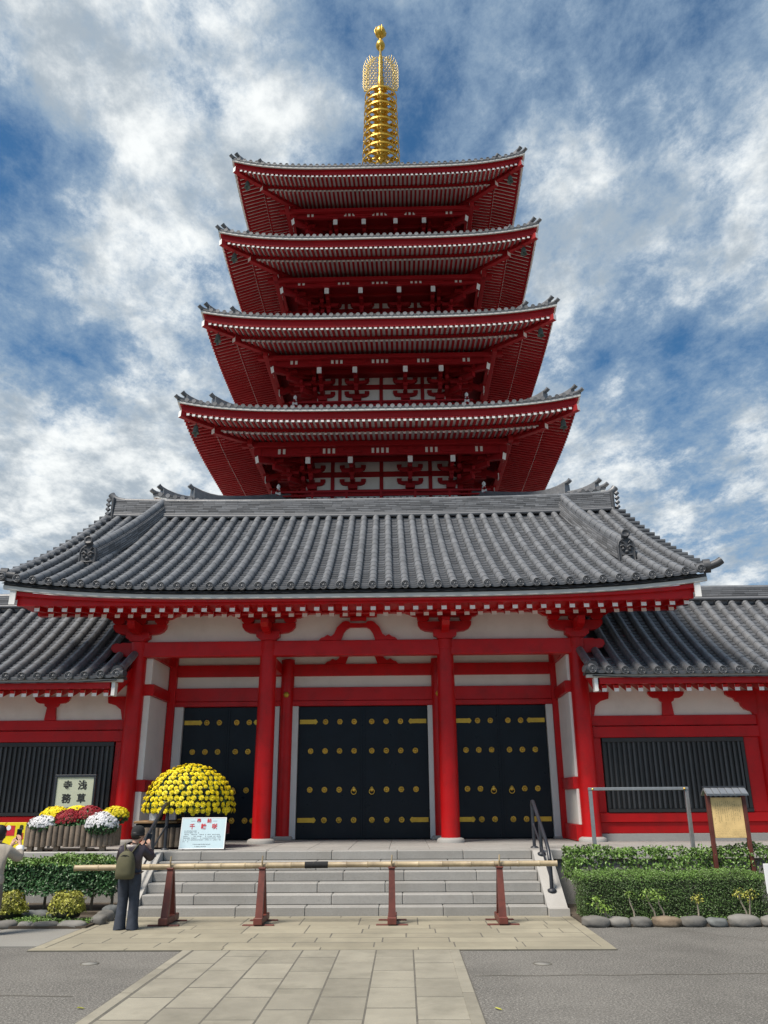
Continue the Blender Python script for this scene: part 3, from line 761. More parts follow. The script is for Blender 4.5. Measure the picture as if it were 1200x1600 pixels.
# ------------------------------------------------------------------ side wings
def wing(s, label):
    X = lambda *a: sorted(s*q for q in a)
    YW = 19.1
    g = thing('wing_building', label, 'building', (s*9, YW, ZL))
    def bx(n, x0, x1, y0, y1, z0, z1, m, c=.008, par=g): return put(n, MB().cbox(*X(x0, x1), y0, y1, z0, z1, c), m, par)
    XO = 16
    bx('plinth', 5.36, XO, YW-.06, YW+.1, ZL-.02, 1.07, GRAN_L)
    bx('lower_wall', 5.36, XO, YW, YW+.08, 1.072, 1.30, RED); bx('sill_beam', 5.36, XO, YW-.05, YW+.08, 1.302, 1.495, RED)
    bx('wall_strip', 5.36, 5.53, YW, YW+.08, 1.497, 3.09, RED)
    bx('wall_strip', 8.73, 9.1, YW, YW+.08, 1.497, 3.09, RED); bx('wall_strip', 9.35, XO, YW, YW+.08, 1.497, 3.09, RED)
    put('column', MB().lathe([(.16, ZL), (.16, 4.3)], (s*9.22, YW+.02, 0), 20), RED, g)
    bx('middle_beam', 5.36, XO, YW-.06, YW+.08, 3.092, 3.335, RED); bx('upper_beam', 5.36, XO, YW-.03, YW+.08, 3.35, 3.575, RED)
    bx('frieze_panel', 5.36, XO, YW+.01, YW+.07, 3.577, 4.35, WHITE, .003)
    w = bx('window', 5.545, 8.715, YW+.02, YW+.05, 1.50, 3.09, BRONZE, .003)
    bx('window_frame', 5.545, 8.715, YW-.045, YW+.015, 2.99, 3.085, BRONZE, .006, w); bx('window_frame', 5.545, 8.715, YW-.07, YW+.015, 1.503, 1.575, BRONZE, .006, w)
    bx('window_frame', 5.545, 5.62, YW-.045, YW+.015, 1.577, 2.988, BRONZE, .006, w); bx('window_frame', 8.64, 8.715, YW-.045, YW+.015, 1.577, 2.988, BRONZE, .006, w)
    bm = MB().cbox(-.024, .024, -.02, .012, 1.577, 2.988, .004).mesh('window_bar', BARS)
    for k in range(27): link('window_bar', bm, w, Matrix.Translation((s*(5.69+k*.1118), YW-.012, 0)))
    # short strut and brackets
    def prism(n, poly, y0, y1):
        q = [(s*a, b) for a, b in poly]
        if s < 0: q = q[::-1]
        return put(n, MB().prism(q, y0, y1, (lambda a, b, c: (a, c, b))), RED, g)
    def sym(c, half): return [(c+a, b) for a, b in half]+[(c-a, b) for a, b in half[::-1]]
    for c in (7.1, 11.3): prism('short_strut', sym(c, [(.13, 3.577), (.10, 3.86), (.16, 3.90), (.17, 3.95), (.30, 3.96), (.37, 4.0), (.41, 4.06), (.41, 4.10)]), YW-.07, YW+.008)
    prism('bracket', sym(9.22, [(.2, 3.577), (.24, 3.64), (.38, 3.69), (.45, 3.76), (.47, 3.84), (.56, 3.87), (.60, 3.94), (.70, 3.97), (.77, 4.02), (.78, 4.10)]), YW-.09, YW+.008)
    prism('bracket', [(5.36, 3.577), (5.42, 3.577), (5.47, 3.80), (5.60, 3.90), (5.78, 3.95), (5.80, 4.10), (5.36, 4.10)], YW-.06, YW+.008)
    # roof
    r = bpy.data.objects.new('roof', None); COL.objects.link(r); r.location = (s*9, 19, 4.3); r.parent = g
    r.matrix_parent_inverse = WM(g).inverted(); LOC[r.name] = Matrix.Translation((s*9, 19, 4.3))
    YE, YR = 17.6, 21.0
    def P(x, sv): return Vector((x, YE+(YR-YE)*sv, 4.375+1.72*sv+.62*sv*sv + .05*max(0, (6-abs(x)))))
    xs = sorted(s*(5.14+.345*k) for k in range(31))
    tiled_slope(r, P, xs, 13, 9, 24, smax=lambda x: .28 if abs(x) < 5.5 else 1.0)
    x0 = s*5.02
    put('corner_tile', MB().tube([(x0+s*.25, YE+.1, 4.41), (x0+s*.08, YE+.04, 4.40), (x0-s*.06, YE-.01, 4.42)], .08, 12), TILE_D, r)
    put('corner_drum', MB().tube([(x0+s*.15, YE+.20, 4.50), (x0+s*.15, YE+.08, 4.48)], .13, 14), TILE_D, r)
    rid = MB(); sl = MB()
    rid.box(*X(6.4, 16), YR-.16, YR+.2, 6.55, 6.98)
    q = put('ridge', rid, TILE_S, r)
    for l in range(5):
        x = 6.4
        while x < 15.9:
            x1 = x+random.uniform(.25, .36); d = random.uniform(-.005, .005)
            sl.box(*X(x+.003, x1-.003), YR-.20-d+.008*l, YR+.1, 6.70+l*.055, 6.70+l*.055+.043); x = x1
    put('slab_course', sl, SLAT, q, stuff=True)
    put('ridge_cap', MB().tube([(s*6.4, YR, 6.99), (s*16, YR, 6.99)], .085, 10), TILE, q)
    put('ridge_moulding', MB().tube([(s*6.4, YR-.24, 6.67), (s*16, YR-.24, 6.67)], .045, 8), SLAT, q)
    put('back_slope', MB().hexa([(min(X(5.2,16)), YR+.1, 6.5), (max(X(5.2,16)), YR+.1, 6.5), (max(X(5.2,16)), YR+3.3, 4.3), (min(X(5.2,16)), YR+3.3, 4.3), (min(X(5.2,16)), YR+.1, 6.7), (max(X(5.2,16)), YR+.1, 6.7), (max(X(5.2,16)), YR+3.3, 4.5), (min(X(5.2,16)), YR+3.3, 4.5)]), TILE, r)
    def bd(n, x0, y0, y1, z0, z1, m): return put(n, MB().box(*X(x0, XO), y0, y1, z0, z1), m, r)
    bd('tile_batten', 5.0, 17.68, 17.9, 4.315, 4.37, TILE_D)
    bd('white_fillet', 5.02, 17.66, 17.74, 4.248, 4.308, FILLET); bd('fascia', 5.3, 17.70, 17.80, 4.115, 4.243, RED)
    put('board_end', MB().box(*X(5.18, 5.255), 17.68, 17.86, 3.96, 4.243), WPAINT, r)
    put('gable_board', MB().prism([(17.8, 3.97), (19.1, 4.62), (19.1, 4.9), (17.8, 4.24)], *X(5.19, 5.25), (lambda a, b, c: (c, a, b))), RED, r)
    rm = rafter_mesh(.10, .135, 1.5, .36)
    for k in range(38): link('rafter', rm, r, Matrix.Translation((s*(5.42+k*.2585), 17.84, 4.035)))
    put('eave_boarding', MB().add([(X(5.25, XO)[0], 17.84, 4.12), (X(5.25, XO)[1], 17.84, 4.12), (X(5.25, XO)[1], 19.1, 4.575), (X(5.25, XO)[0], 19.1, 4.575)], [(0,1,2,3)]), RED, r)
    put('body', MB().box(*X(5.5, 15.9), 19.25, 24, ZL, 4.4), WHITE, g)
wing(-1, 'low red and white side wing left of the gate with barred window')
wing(1, 'low red and white side wing right of the gate with barred window')
# ------------------------------------------------------------------ five-storey pagoda
PX, PY = .06, 44.87
def pagoda():
    g = thing('pagoda', 'tall crimson five storey pagoda with grey tiled eaves and golden spire', 'pagoda', (PX, PY, 0))
    def sub(name, parent, z):
        o = bpy.data.objects.new(name, None); COL.objects.link(o); o.location = (PX, PY, z); o.parent = parent
        o.matrix_parent_inverse = WM(parent).inverted(); LOC[o.name] = Matrix.Translation((PX, PY, z)); o.empty_display_size = .3
        return o
    def R4(z): return [Matrix.Translation((PX, PY, z)) @ Matrix.Rotation(k*pi/2, 4, 'Z') for k in range(4)]
    #        eave z, half eave, lift, bracket nose, body, pitch of rafters, next body, columns
    T = [(14.45, 10.35, .68, 6.95, 4.55, .292, 4.55, (1.7, 4.1)),
         (19.67, 9.79, .60, 6.38, 4.10, .285, 4.05, (1.55, 3.75)),
         (25.23, 9.18, .54, 5.88, 3.65, .276, 3.75, (1.38, 3.33)),
         (30.52, 8.71, .63, 5.60, 3.35, .266, 3.35, (1.10, 3.04)),
         (35.64, 8.33, .72, 5.17, 2.95, .256, .45, (.95, 2.65))]
    def rafters(name, us, v0, v1, z0, z1, w, h, lift, vin):
        b = MB()
        for u in us:
            vi = max(vin, abs(u)+.10)
            if vi > v1-.15: continue
            zi = z1+(z0-z1)*(v1-vi)/(v1-v0)
            p1 = (u, -v1, z1+lift(u, v1)); p0 = (u, -vi, zi+lift(u, vi))
            b.beam(p0, p1, w, h, 0)
            x, y, z = p1; e = .004
            b.hexa([(x-w/2-e, y-e, z-h/2-e), (x+w/2+e, y-e, z-h/2-e), (x+w/2+e, y+.006, z-h/2-e), (x-w/2-e, y+.006, z-h/2-e), (x-w/2-e, y-e, z+h/2+e), (x+w/2+e, y-e, z+h/2+e), (x+w/2+e, y+.006, z+h/2+e), (x-w/2-e, y+.006, z+h/2+e)], 1)
        return b.mesh(name, [RED_P, WPAINT])
    armp = [(.62, .20), (-.62, .20), (-.60, .10), (-.50, .03), (-.36, 0), (.36, 0), (.50, .03), (.60, .10)]
    RR = [(-.59, -.63, -.40), (-.59, -.63, -.40), (-.63, -.54, -.57), (-.60, -.41, -.66), (-.52, -.36, -.62)]   # rafter rows and purlin top
    for ti, (hz, hw, ct, nose, body, pit, nb, cols) in enumerate(T):
        r1, r2_, pt = RR[ti]
        r = sub('roof', g, hz)
        lift = lambda u, v: ct*(min(abs(u), hw)/hw)**4*(v/hw)
        mats = R4(hz)
        def four(name, me, stuff=False, parent=r):
            for m in mats: link(name, me, parent, m, stuff=stuff)
        v1, v2 = hw-.20, hw-1.56
        us = [(k+.5)*pit for k in range(-40, 40) if abs((k+.5)*pit) < hw-.45]
        four('flying_rafter', rafters('flying_rafter', us, v2, v1, r2_+.29, r1, pit*.46, .155, lift, v2-.25), True)
        us2 = [(k+.5)*pit*.985 for k in range(-40, 40) if abs((k+.5)*pit) < v2-.25]
        zb = lambda v: r2_+(v2-v)*.187
        four('base_rafter', rafters('base_rafter', us2, nose, v2, zb(nose), r2_, pit*.46, .155, lift, nose-.7), True)
        def band(v0, v1_, z0, z1, m, name, parent=r, w0=0, n=40, lf=None):
            secs = []; lf = lf or lift
            for i in range(n+1):
                a = -1+2*i/n
                u0, u1 = a*v0, a*v1_
                secs.append([(u0, -v0, z0[0]+lf(u0, v0)), (u1, -v1_, z0[1]+lf(u1, v1_)), (u1, -v1_, z1[1]+lf(u1, v1_)), (u0, -v0, z1[0]+lf(u0, v0))])
            four(name, MB().strip(secs).mesh(name, m))
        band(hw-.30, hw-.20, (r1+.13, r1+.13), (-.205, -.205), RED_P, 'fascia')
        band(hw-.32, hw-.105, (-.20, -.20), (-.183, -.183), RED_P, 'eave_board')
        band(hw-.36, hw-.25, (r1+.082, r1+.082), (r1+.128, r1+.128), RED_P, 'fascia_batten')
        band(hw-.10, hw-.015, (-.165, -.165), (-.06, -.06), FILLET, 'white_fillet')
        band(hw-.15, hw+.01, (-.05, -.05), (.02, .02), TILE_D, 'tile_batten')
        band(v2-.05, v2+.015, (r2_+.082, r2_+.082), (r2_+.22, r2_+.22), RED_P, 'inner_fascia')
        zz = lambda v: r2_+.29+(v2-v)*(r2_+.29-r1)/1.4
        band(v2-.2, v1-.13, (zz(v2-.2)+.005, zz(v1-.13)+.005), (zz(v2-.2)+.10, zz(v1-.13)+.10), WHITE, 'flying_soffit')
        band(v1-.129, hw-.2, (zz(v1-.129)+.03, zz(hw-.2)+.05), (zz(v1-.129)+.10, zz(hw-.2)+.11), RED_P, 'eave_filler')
        band(nose-.75, v2-.10, (zb(nose-.75)+.005, zb(v2-.10)+.005), (zb(nose-.75)+.10, zb(v2)+.10), WHITE, 'base_soffit')
        # tiles above
        bt = nb+.35 if ti < 4 else .45
        rise = (.42*(hw-bt) if ti < 4 else 5.2)
        def top(u, v):
            t = (hw-v)/(hw-bt); return .03+rise*(.72*t+.28*t*t)+lift(u, v)
        sf = MB(); secs = []
        for i in range(25):
            a = -1+2*i/24
            secs.append([(a*v, -v, top(a*v, v)-.06) for v in [hw-(hw-bt)*k/8 for k in range(9)]])
        sf.strip(secs, closed=False, sm=True)
        tp = .345; n = int(hw/tp); rows = [(k)*tp for k in range(-n, n+1)]
        disc = MB()
        for u in rows:
            vin = max(bt, abs(u)+.1)
            if hw-vin < .15: continue
            m = max(2, int((hw-vin)/.9)+1)
            pts = [(u, -(hw-(hw-vin)*k/m), top(u, hw-(hw-vin)*k/m)) for k in range(m+1)]
            sf.tube(pts, .10, 6, caps=False)
            disc.tube([(u, -hw-.02, top(u, hw)+.01), (u, -hw+.10, top(u, hw)+.01)], .108, 10)
        for a_, b_ in zip(rows[:-1], rows[1:]):
            um = (a_+b_)/2; z = top(um, hw)-.045
            disc.hexa([(a_+.06, -hw-.005, z-.05), (b_-.06, -hw-.005, z-.05), (b_-.06, -hw+.2, z-.04), (a_+.06, -hw+.2, z-.04), (a_+.06, -hw-.005, z+.01), (b_-.06, -hw-.005, z+.01), (b_-.06, -hw+.2, z+.03), (a_+.06, -hw+.2, z+.03)])
        four('tile_slope', sf.mesh('tile_slope', TILE), True)
        four('eave_tile', disc.mesh('eave_tile', SLAT), True)
        # corners: hip rafters, hip ridge, bell  (built on the front-left corner: towards -x -y)
        D = lambda v, z: (-v, -v, z)
        hb = MB()
        def seg(vs, zf, w, h, endm=1):
            for i in range(len(vs)-1):
                hb.beam(D(vs[i], zf(vs[i])), D(vs[i+1], zf(vs[i+1])), w, h, 0, endm if i == len(vs)-2 else None)
        zh = lambda v: zb(min(v, v2))+lift(v, v)+ (0 if v <= v2 else -.0)-.06
        seg([body, nose, (nose+v2)/2, v2+.08], zh, .26, .34)
        zfh = lambda v: zz(v)+lift(v, v)-.10
        seg([v2-.6, (v2+v1)/2-.2, v1-.35, v1+.06], zfh, .24, .32)
        four('hip_rafter', hb.mesh('hip_rafter', [RED_P, WPAINT]))
        hr = MB()
        def ridge(vs, w, hf, tail):      # wall-like ridge along the hip whose end sweeps up into a roll tile
            sec = []
            for v in vs:
                z = top(v, v); c = Vector(D(v, z)); h = hf(v)
                sec.append([c+Vector((-w, w, -.12)), c+Vector((w, -w, -.12)), c+Vector((w*.8, -w*.8, h)), c+Vector((-w*.8, w*.8, h))])
            hr.strip(sec)
            pts = [Vector(D(v, top(v, v)+hf(v)+.04)) for v in vs]; v0 = vs[-1]; z0 = top(v0, v0)+hf(v0)+.04
            pts += [Vector(D(v0+dv, z0+dz)) for dv, dz in tail]
            hr.tube(pts, lambda u: .095+.025*max(0, u-.7)/.3, 10)
        e1 = hw-1.42; e2 = hw-.30
        ridge([bt+(e1-bt)*k/12 for k in range(13)], .17, lambda v: .26+.34*max(0, (v-e1+1.3)/1.3)**2, [(.07, .04), (.14, .11)])
        ridge([e1-.3+(e2-e1+.3)*k/8 for k in range(9)], .15, lambda v: .08+.20*max(0, (v-e2+.9)/.9)**2, [(.07, .04), (.14, .11)])
        hr.tube([Vector(D(hw-.5, top(hw-.5, hw-.5)+.02)), Vector(D(hw-.1, top(hw-.1, hw-.1)+.03)), Vector(D(hw+.02, top(hw, hw)+.07)), Vector(D(hw+.09, top(hw, hw)+.13))], .10, 10)
        four('hip_ridge', hr.mesh('hip_ridge', TILE))
        vb = hw-.80; zbell = zfh(vb)-.16
        bl = MB().tube([D(vb, zbell+.02), D(vb, zbell-.14)], .02, 6); bl.lathe([(.03, 0), (.10, -.04), (.13, -.16), (.14, -.34), (.19, -.42), (.16, -.42), (0, -.30)][::-1], D(vb, zbell-.12), 10)
        bl.box(-vb-.07, -vb+.07, -vb-.01, -vb+.01, zbell-.75, zbell-.62); bl.tube([D(vb, zbell-.4), D(vb, zbell-.64)], .012, 5)
        four('wind_bell', bl.mesh('wind_bell', VERDI))
        # ---- storey under this roof
        st = sub('storey', g, hz-3)
        def f4(name, me, stuff=False): four(name, me, stuff, st)
        b = body
        if ti == 0:
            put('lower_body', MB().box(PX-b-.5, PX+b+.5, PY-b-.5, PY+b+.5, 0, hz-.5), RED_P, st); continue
        f4('wall_panel', MB().box(-b, b, -b, -b+.05, -3.2, .3).mesh('wall_panel', WHITE))
        def hor(name, v, hgt, z0, z1, ext=0, c=.02):
            f4(name, MB().cbox(-v-ext, v+ext, -v, -v+hgt, z0, z1, c).mesh(name, RED_P))
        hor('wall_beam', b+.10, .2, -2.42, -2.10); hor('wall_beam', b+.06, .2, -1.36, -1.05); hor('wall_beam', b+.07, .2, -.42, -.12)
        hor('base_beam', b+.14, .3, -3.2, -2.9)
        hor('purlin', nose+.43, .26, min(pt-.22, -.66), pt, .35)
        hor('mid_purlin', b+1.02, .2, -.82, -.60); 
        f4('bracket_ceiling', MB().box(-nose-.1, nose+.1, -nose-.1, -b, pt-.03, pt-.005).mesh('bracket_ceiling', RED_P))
        pan = MB(); xl = sorted([-c for c in cols]+list(cols)); mids = [-nose*.8]+[(p+q)/2 for p, q in zip(xl[:-1], xl[1:])]+[nose*.8]
        for m_, cnt in zip(mids, (2, 3, 4, 3, 2)):
            for k in range(cnt):
                u = m_+(k-(cnt-1)/2)*.25; pan.box(u-.065, u+.065, -nose-.14, -nose-.10, -.97, -.70)
        f4('ceiling_panel', pan.mesh('ceiling_panel', WHITE), True)
        f4('ceiling_rail', MB().box(-nose-.1, nose+.1, -nose-.12, -nose+.06, -.70, -.61).box(-nose-.1, nose+.1, -nose-.10, -nose+.06, -1.06, -.97).mesh('ceiling_rail', RED_P))
        f4('bracket_board', MB().box(-nose-.05, nose+.05, -nose-.09, -nose-.02, -.98, -.6).mesh('bracket_board', RED_P))
        # struts between the bracket sets on the wall
        sm = MB()
        for u in [0]+[s*(cols[0]+cols[1])/2 for s in (-1, 1)]: sm.box(u-.10, u+.10, -b-.06, -b+.02, -2.9, -.4)
        f4('strut', sm.mesh('strut', RED_P), True)
        # one bracket set: x along the wall, stepping out towards -y
        P_ = lambda a, c, t: (a, t, c)
        bk = MB(); d = nose-b
        bk.prism([(.22, 0), (.26, .08), (.26, .26), (-.26, .26), (-.26, .08), (-.22, 0)][::1], -b-.30, -b+.05, lambda a, c, t: (a, t, c-2.10))
        for z in (-1.86, -1.05): bk.prism([(a*1.1, c) for a, c in armp][::-1], -b-.14, -b+.02, lambda a, c, t: (a, t, c+z))
        for z in (-1.66, -.85):
            for q in (-.58, 0, .58): bk.box(q-.13, q+.13, -b-.17, -b+.02, z, z+.15)
        bk.box(-.10, .10, -b-d*.40, -b, -1.84, -1.60); bk.box(-.13, .13, -b-d*.42, -b-d*.30, -1.60, -1.45)
        bk.prism([(a*.95, c) for a, c in armp][::-1], -b-d*.42, -b-d*.34, lambda a, c, t: (a, t, c-1.45))
        bk.box(-.10, .10, -b-d*.70, -b, -1.42, -1.18); bk.box(-.14, .14, -b-d*.72, -b-d*.60, -1.18, -1.02)
        bk.beam((0, -b+.2, -.50), (0, -nose, -1.28), .20, .32, 0, 1)
        bk.hexa([(-.125, -nose-.02, -1.47), (.125, -nose-.02, -1.47), (.125, -nose+.03, -1.47), (-.125, -nose+.03, -1.47), (-.125, -nose-.02, -1.10), (.125, -nose-.02, -1.10), (.125, -nose+.03, -1.10), (-.125, -nose+.03, -1.10)], 1)
        bk.box(-.17, .17, -nose-.12, -nose+.22, -1.13, -.98)
        bk.prism([(a*1.0, c*.8) for a, c in armp][::-1], -nose-.15, -nose+.03, lambda a, c, t: (a, t, c-.97))
        for q in (-.5, 0, .5): bk.box(q-.12, q+.12, -nose-.16, -nose+.04, -.81, -.665)
        bkm = bk.mesh('bracket', [RED_P, WPAINT])
        for m in mats:
            for u in xl: link('bracket', bkm, st, m @ Matrix.Translation((u, 0, 0)))
        # diagonal corner set
        cb = MB(); q2 = 1.0
        cb.beam(D(b-.3, -.40), D(nose+.02, -1.22), .26, .36, 0, 1)
        cb.beam(D(b-.3, .2), D(nose+.26, -.52), .24, .30, 0, 1)
        for (va, z, h) in ((b+d*.36, -1.72, .26), (b+d*.68, -1.30, .26)):
            cb.beam(D(b-.2, z), D(va, z), .22, h); cb.box(-va-.1, -va+.18, -va-.1, -va+.18, z+.13, z+.28)
        for (va, z) in ((b+d*.36, -1.48), (b+d*.68, -1.06)):
            cb.box(-va-.42, -va+.55, -va-.08, -va+.1, z, z+.18); cb.box(-va-.08, -va+.1, -va-.42, -va+.55, z, z+.18)
        for (va, z, o_) in ((b+.05, -1.84, .85), (b+.05, -1.42, 1.3), (b+.05, -1.0, 1.55)):
            cb.box(-va-o_, -va, -va-.1, -va+.1, z, z+.22); cb.box(-va-.1, -va+.1, -va-o_, -va, z, z+.22)
        cb.box(-nose-.15, -nose+.2, -nose-.15, -nose+.2, -1.02, -.68); cb.cbox(-nose-.13, -nose+.11, -nose-.13, -nose+.11, -.68, -.20, .02)
        four('corner_bracket', cb.mesh('corner_bracket', [RED_P, WPAINT]), False, st)
        # balustrade
        rl = b+1.28 if ti == 1 else b+1.1
        bal = MB()
        for z, hh, ex in ((-2.62, .10, .35), (-2.86, .08, .2), (-3.1, .12, .0)): bal.box(-rl-ex, rl+ex, -rl-.05, -rl+.05, z-hh, z)
        for k in range(-3, 4):
            if abs(k) < 3: bal.box(k*rl/3-.06, k*rl/3+.06, -rl-.06, -rl+.06, -3.2, -2.70)
        f4('balustrade', bal.mesh('balustrade', RED_P))
        po = MB().cbox(-rl-.10, -rl+.10, -rl-.10, -rl+.10, -3.2, -2.58, .02)
        po.lathe([(.10, -2.58), (.10, -2.50), (.05, -2.46), (.10, -2.38), (.09, -2.28), (.0, -2.18)], (-rl, -rl, 0), 12, 1)
        po.box(-rl-.13, -rl+.13, -rl-.13, -rl+.13, -2.86, -2.68, 1)
        four('corner_post', po.mesh('corner_post', [RED_P, WPAINT]), False, st)
        f4('balcony_floor', MB().box(-rl-.1, rl+.1, -rl-.1, -b, -3.35, -3.2).mesh('balcony_floor', RED_P))
    # ---- golden spire
    fi = sub('finial', g, 40.5)
    m = MB().lathe([(.95, 40.4), (.95, 41.3), (1.05, 41.35), (1.05, 41.5), (.8, 41.55), (.75, 41.8), (.45, 42.2), (.33, 42.4), (.30, 46), (.25, 50), (.17, 50.4), (.14, 53.3), (.09, 53.5), (.08, 55.9)], (PX, PY, 0), 16)
    put('mast', m, GOLD, fi)
    zt = [43.28, 44.02, 44.76, 45.55, 46.30, 47.01, 47.74, 48.42, 49.17]
    for i, z in enumerate(zt):
        R = 1.30-.022*i; b = MB(); n = 36
        secs = [[((R+o)*cos(2*pi*k/n), (R+o)*sin(2*pi*k/n), zz) for o, zz in ((0, .03), (.03, .045), (.03, .175), (0, .19), (-.04, .19), (-.04, .03))] for k in range(n+1)]
        b.strip(secs, sm=False, caps=False)
        b.lathe([(.30, -.35), (.42, -.10), (.46, .12), (.40, .22)], (0,0,0), 12)
        for k in range(8):
            a = 2*pi*(k+.5)/8; ca, sa = cos(a), sin(a)
            def rp(rr, off, z_): return (rr*ca-off*sa, rr*sa+off*ca, z_)
            b.hexa([rp(.38, -.05, .02), rp(R-.03, -.05, .08), rp(R-.03, .05, .08), rp(.38, .05, .02), rp(.38, -.05, .12), rp(R-.03, -.05, .15), rp(R-.03, .05, .15), rp(.38, .05, .12)])
            # openwork: curled plates in the ring plane
            for w_, c0 in ((.20, .62), (.14, 1.0)):
                rc = .36+(R-.4)*c0*.8
                b.add([rp(rc-.16, 0, .10), rp(rc, -w_*1.5, .11), rp(rc+.14, 0, .12), rp(rc, w_*1.5, .11)], [(0,1,2,3)])
            a2 = 2*pi*k/8
            b.tube([((R-.03)*cos(a2), (R-.03)*sin(a2), .02), ((R-.03)*cos(a2), (R-.03)*sin(a2), -.10)], .012, 5); b.lathe([(.02, -.08), (.045, -.14), (.06, -.22), (0, -.22)][::-1], ((R-.03)*cos(a2), (R-.03)*sin(a2), 0), 6)
        o = put('ring', MB().add([(x+PX, y+PY, zz+z) for x, y, zz in b.v], b.f, 0), GOLD, fi)
        o.data.polygons.foreach_set('use_smooth', b.s)
    fp = MB()
    # openwork flame: curling cloud scrolls inside an edge of licking tongues
    def prof(z): t = (z-50.1)/3.3; return 1.26*(1-max(0, (t-.45)/.58)**2.2)**.5 if t < 1.02 else .2
    row = 0; z = 50.15
    while z < 53.1:
        wm = prof(z+.1)-.16; x = .26+(.13 if row % 2 else 0)
        while x < wm:
            sg = 1 if row % 2 else -1; R = .115
            pts = [(x+sg*R*(1-.45*k/8)*cos(-.6+k*.68), 0, z+.10+R*(1-.45*k/8)*sin(-.6+k*.68)) for k in range(9)]
            fp.tube(pts, lambda u: .034-.012*u, 5); x += .265
        wo = prof(z)
        fp.tube([(wo-.28, 0, z-.10), (wo-.10, 0, z-.03), (wo-.02, 0, z+.12), (wo+.03, 0, z+.30), (wo+.0, 0, z+.42)], lambda u: .050*(1-.85*u), 5)
        fp.tube([(wo-.42, 0, z-.02), (wo-.24, 0, z+.08), (wo-.17, 0, z+.22), (wo-.18, 0, z+.34)], lambda u: .038*(1-.7*u), 5)
        z += .245; row += 1
    fp.tube([(.12, 0, 50.05), (.6, 0, 50.12), (1.22, 0, 50.02)], .045, 5)
    fm = fp.mesh('flame_plate', GOLD_P)
    for k in range(4): link('flame_plate', fm, fi, Matrix.Translation((PX, PY, 0)) @ Matrix.Rotation(k*pi/2, 4, 'Z'))
    put('flame_socket', MB().lathe([(.18, 50.0), (.26, 50.1), (.22, 51.3), (.17, 51.4), (.17, 53.0)], (PX, PY, 0), 12), GOLD, fi)
    put('dragon_wheel', MB().lathe([(.0, 53.98), (.2, 54.02), (.33, 54.25), (.34, 54.45), (.25, 54.72), (.10, 54.85), (0, 54.86)], (PX, PY, 0), 20), GOLD, fi)
    jw = MB().lathe([(0, 55.2), (.22, 55.25), (.38, 55.5), (.40, 55.75), (.30, 56.05), (.12, 56.25), (0, 56.42)], (PX, PY, 0), 20)
    for k in range(4):
        a = k*pi/2+.3
        jw.tube([(PX+.36*cos(a), PY+.36*sin(a), 55.4), (PX+.45*cos(a), PY+.45*sin(a), 55.75), (PX+.30*cos(a), PY+.30*sin(a), 56.15)], .04, 5)
    put('jewel', jw, GOLD, fi)
pagoda()
# ------------------------------------------------------------------ vegetation
def rv(): 
    while True:
        v = Vector((random.uniform(-1,1), random.uniform(-1,1), random.uniform(-1,1)))
        if .05 < v.length < 1: return v.normalized()
def add_leaf(mb, p, nrm, L, w, mi=0, droop=.3):
    n = (Vector(nrm)+rv()*.75).normalized(); t = n.cross(rv()).normalized(); b = n.cross(t); p = Vector(p)
    tip = p+t*L-n*L*droop*.4; m1 = p+t*L*.45+b*w+n*L*.10; m2 = p+t*L*.45-b*w+n*L*.10; c = p+t*L*.5
    mb.add([p, m1, tip, m2, c], [(0,4,1),(1,4,2),(2,4,3),(3,4,0)], mi)
def hedge(name, label, x0, x1, y0, y1, z0, z1, n, L, m, rough=.05, core=True, stems=0, depth=.12, seed=1, gap=.0, lit_topm=None):
    random.seed(seed)
    t = thing(name, label, 'hedge', ((x0+x1)/2, (y0+y1)/2, .02))
    mb = MB(); dx, dy, dz = x1-x0, y1-y0, z1-z0
    areas = [dx*dz*1.5, dx*dy, dy*dz, dy*dz, dx*dz*.4]; tot = sum(areas)
    ph = [random.uniform(0, 6) for _ in range(6)]
    for i in range(n):
        r = random.uniform(0, tot); k = 0
        while r > areas[k]: r -= areas[k]; k += 1
        u, v = random.random(), random.random()
        if k == 0: p, nr = Vector((x0+u*dx, y0, z0+v*dz)), Vector((0, -1, .25))
        elif k == 1: p, nr = Vector((x0+u*dx, y0+v*dy, z1)), Vector((0, -.1, 1))
        elif k == 2: p, nr = Vector((x0, y0+u*dy, z0+v*dz)), Vector((-1, -.2, .2))
        elif k == 3: p, nr = Vector((x1, y0+u*dy, z0+v*dz)), Vector((1, -.2, .2))
        else: p, nr = Vector((x0+u*dx, y1, z0+v*dz)), Vector((0, 1, .2))
        wob = rough*(sin(p.x*4.1+ph[0])+sin(p.x*9.3+p.z*7+ph[1])*.6+sin(p.z*8+p.x*3+ph[2])*.6)
        if gap and sin(p.x*6.5+ph[3])*sin(p.z*9+p.x*4+ph[4]) > 1-gap and random.random() < .8: continue
        # rounded shoulders
        p = p+nr*(wob - abs(random.gauss(0, depth*.5)))
        e = max(0, (p.z-z1+.10))*max(0, (y0+.10-p.y))*4; p.z -= e; p.y += e
        add_leaf(mb, p, nr, L*random.uniform(.7, 1.25), L*.26, 1 if (lit_topm and p.z > z1-.07-random.random()*.05) else 0)  # paler top over darker sides: sunlight on the hedge put into leaf colour
    put('foliage', mb, [m, lit_topm] if lit_topm else m, t, stuff=True)
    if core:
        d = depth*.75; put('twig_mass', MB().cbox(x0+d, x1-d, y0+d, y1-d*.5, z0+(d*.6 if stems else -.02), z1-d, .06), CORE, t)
    for k in range(stems):
        x = x0+(k+.5)*dx/stems+random.uniform(-.06, .06); y = (y0+y1)/2+random.uniform(-.1, .05)
        put('stem', MB().tube([(x, y, 0), (x+random.uniform(-.02, .02), y, (z0+.1)*.5), (x+random.uniform(-.05, .05), y, z0+.25)], lambda u: .028-.01*u, 7), STEM, t)
    return t
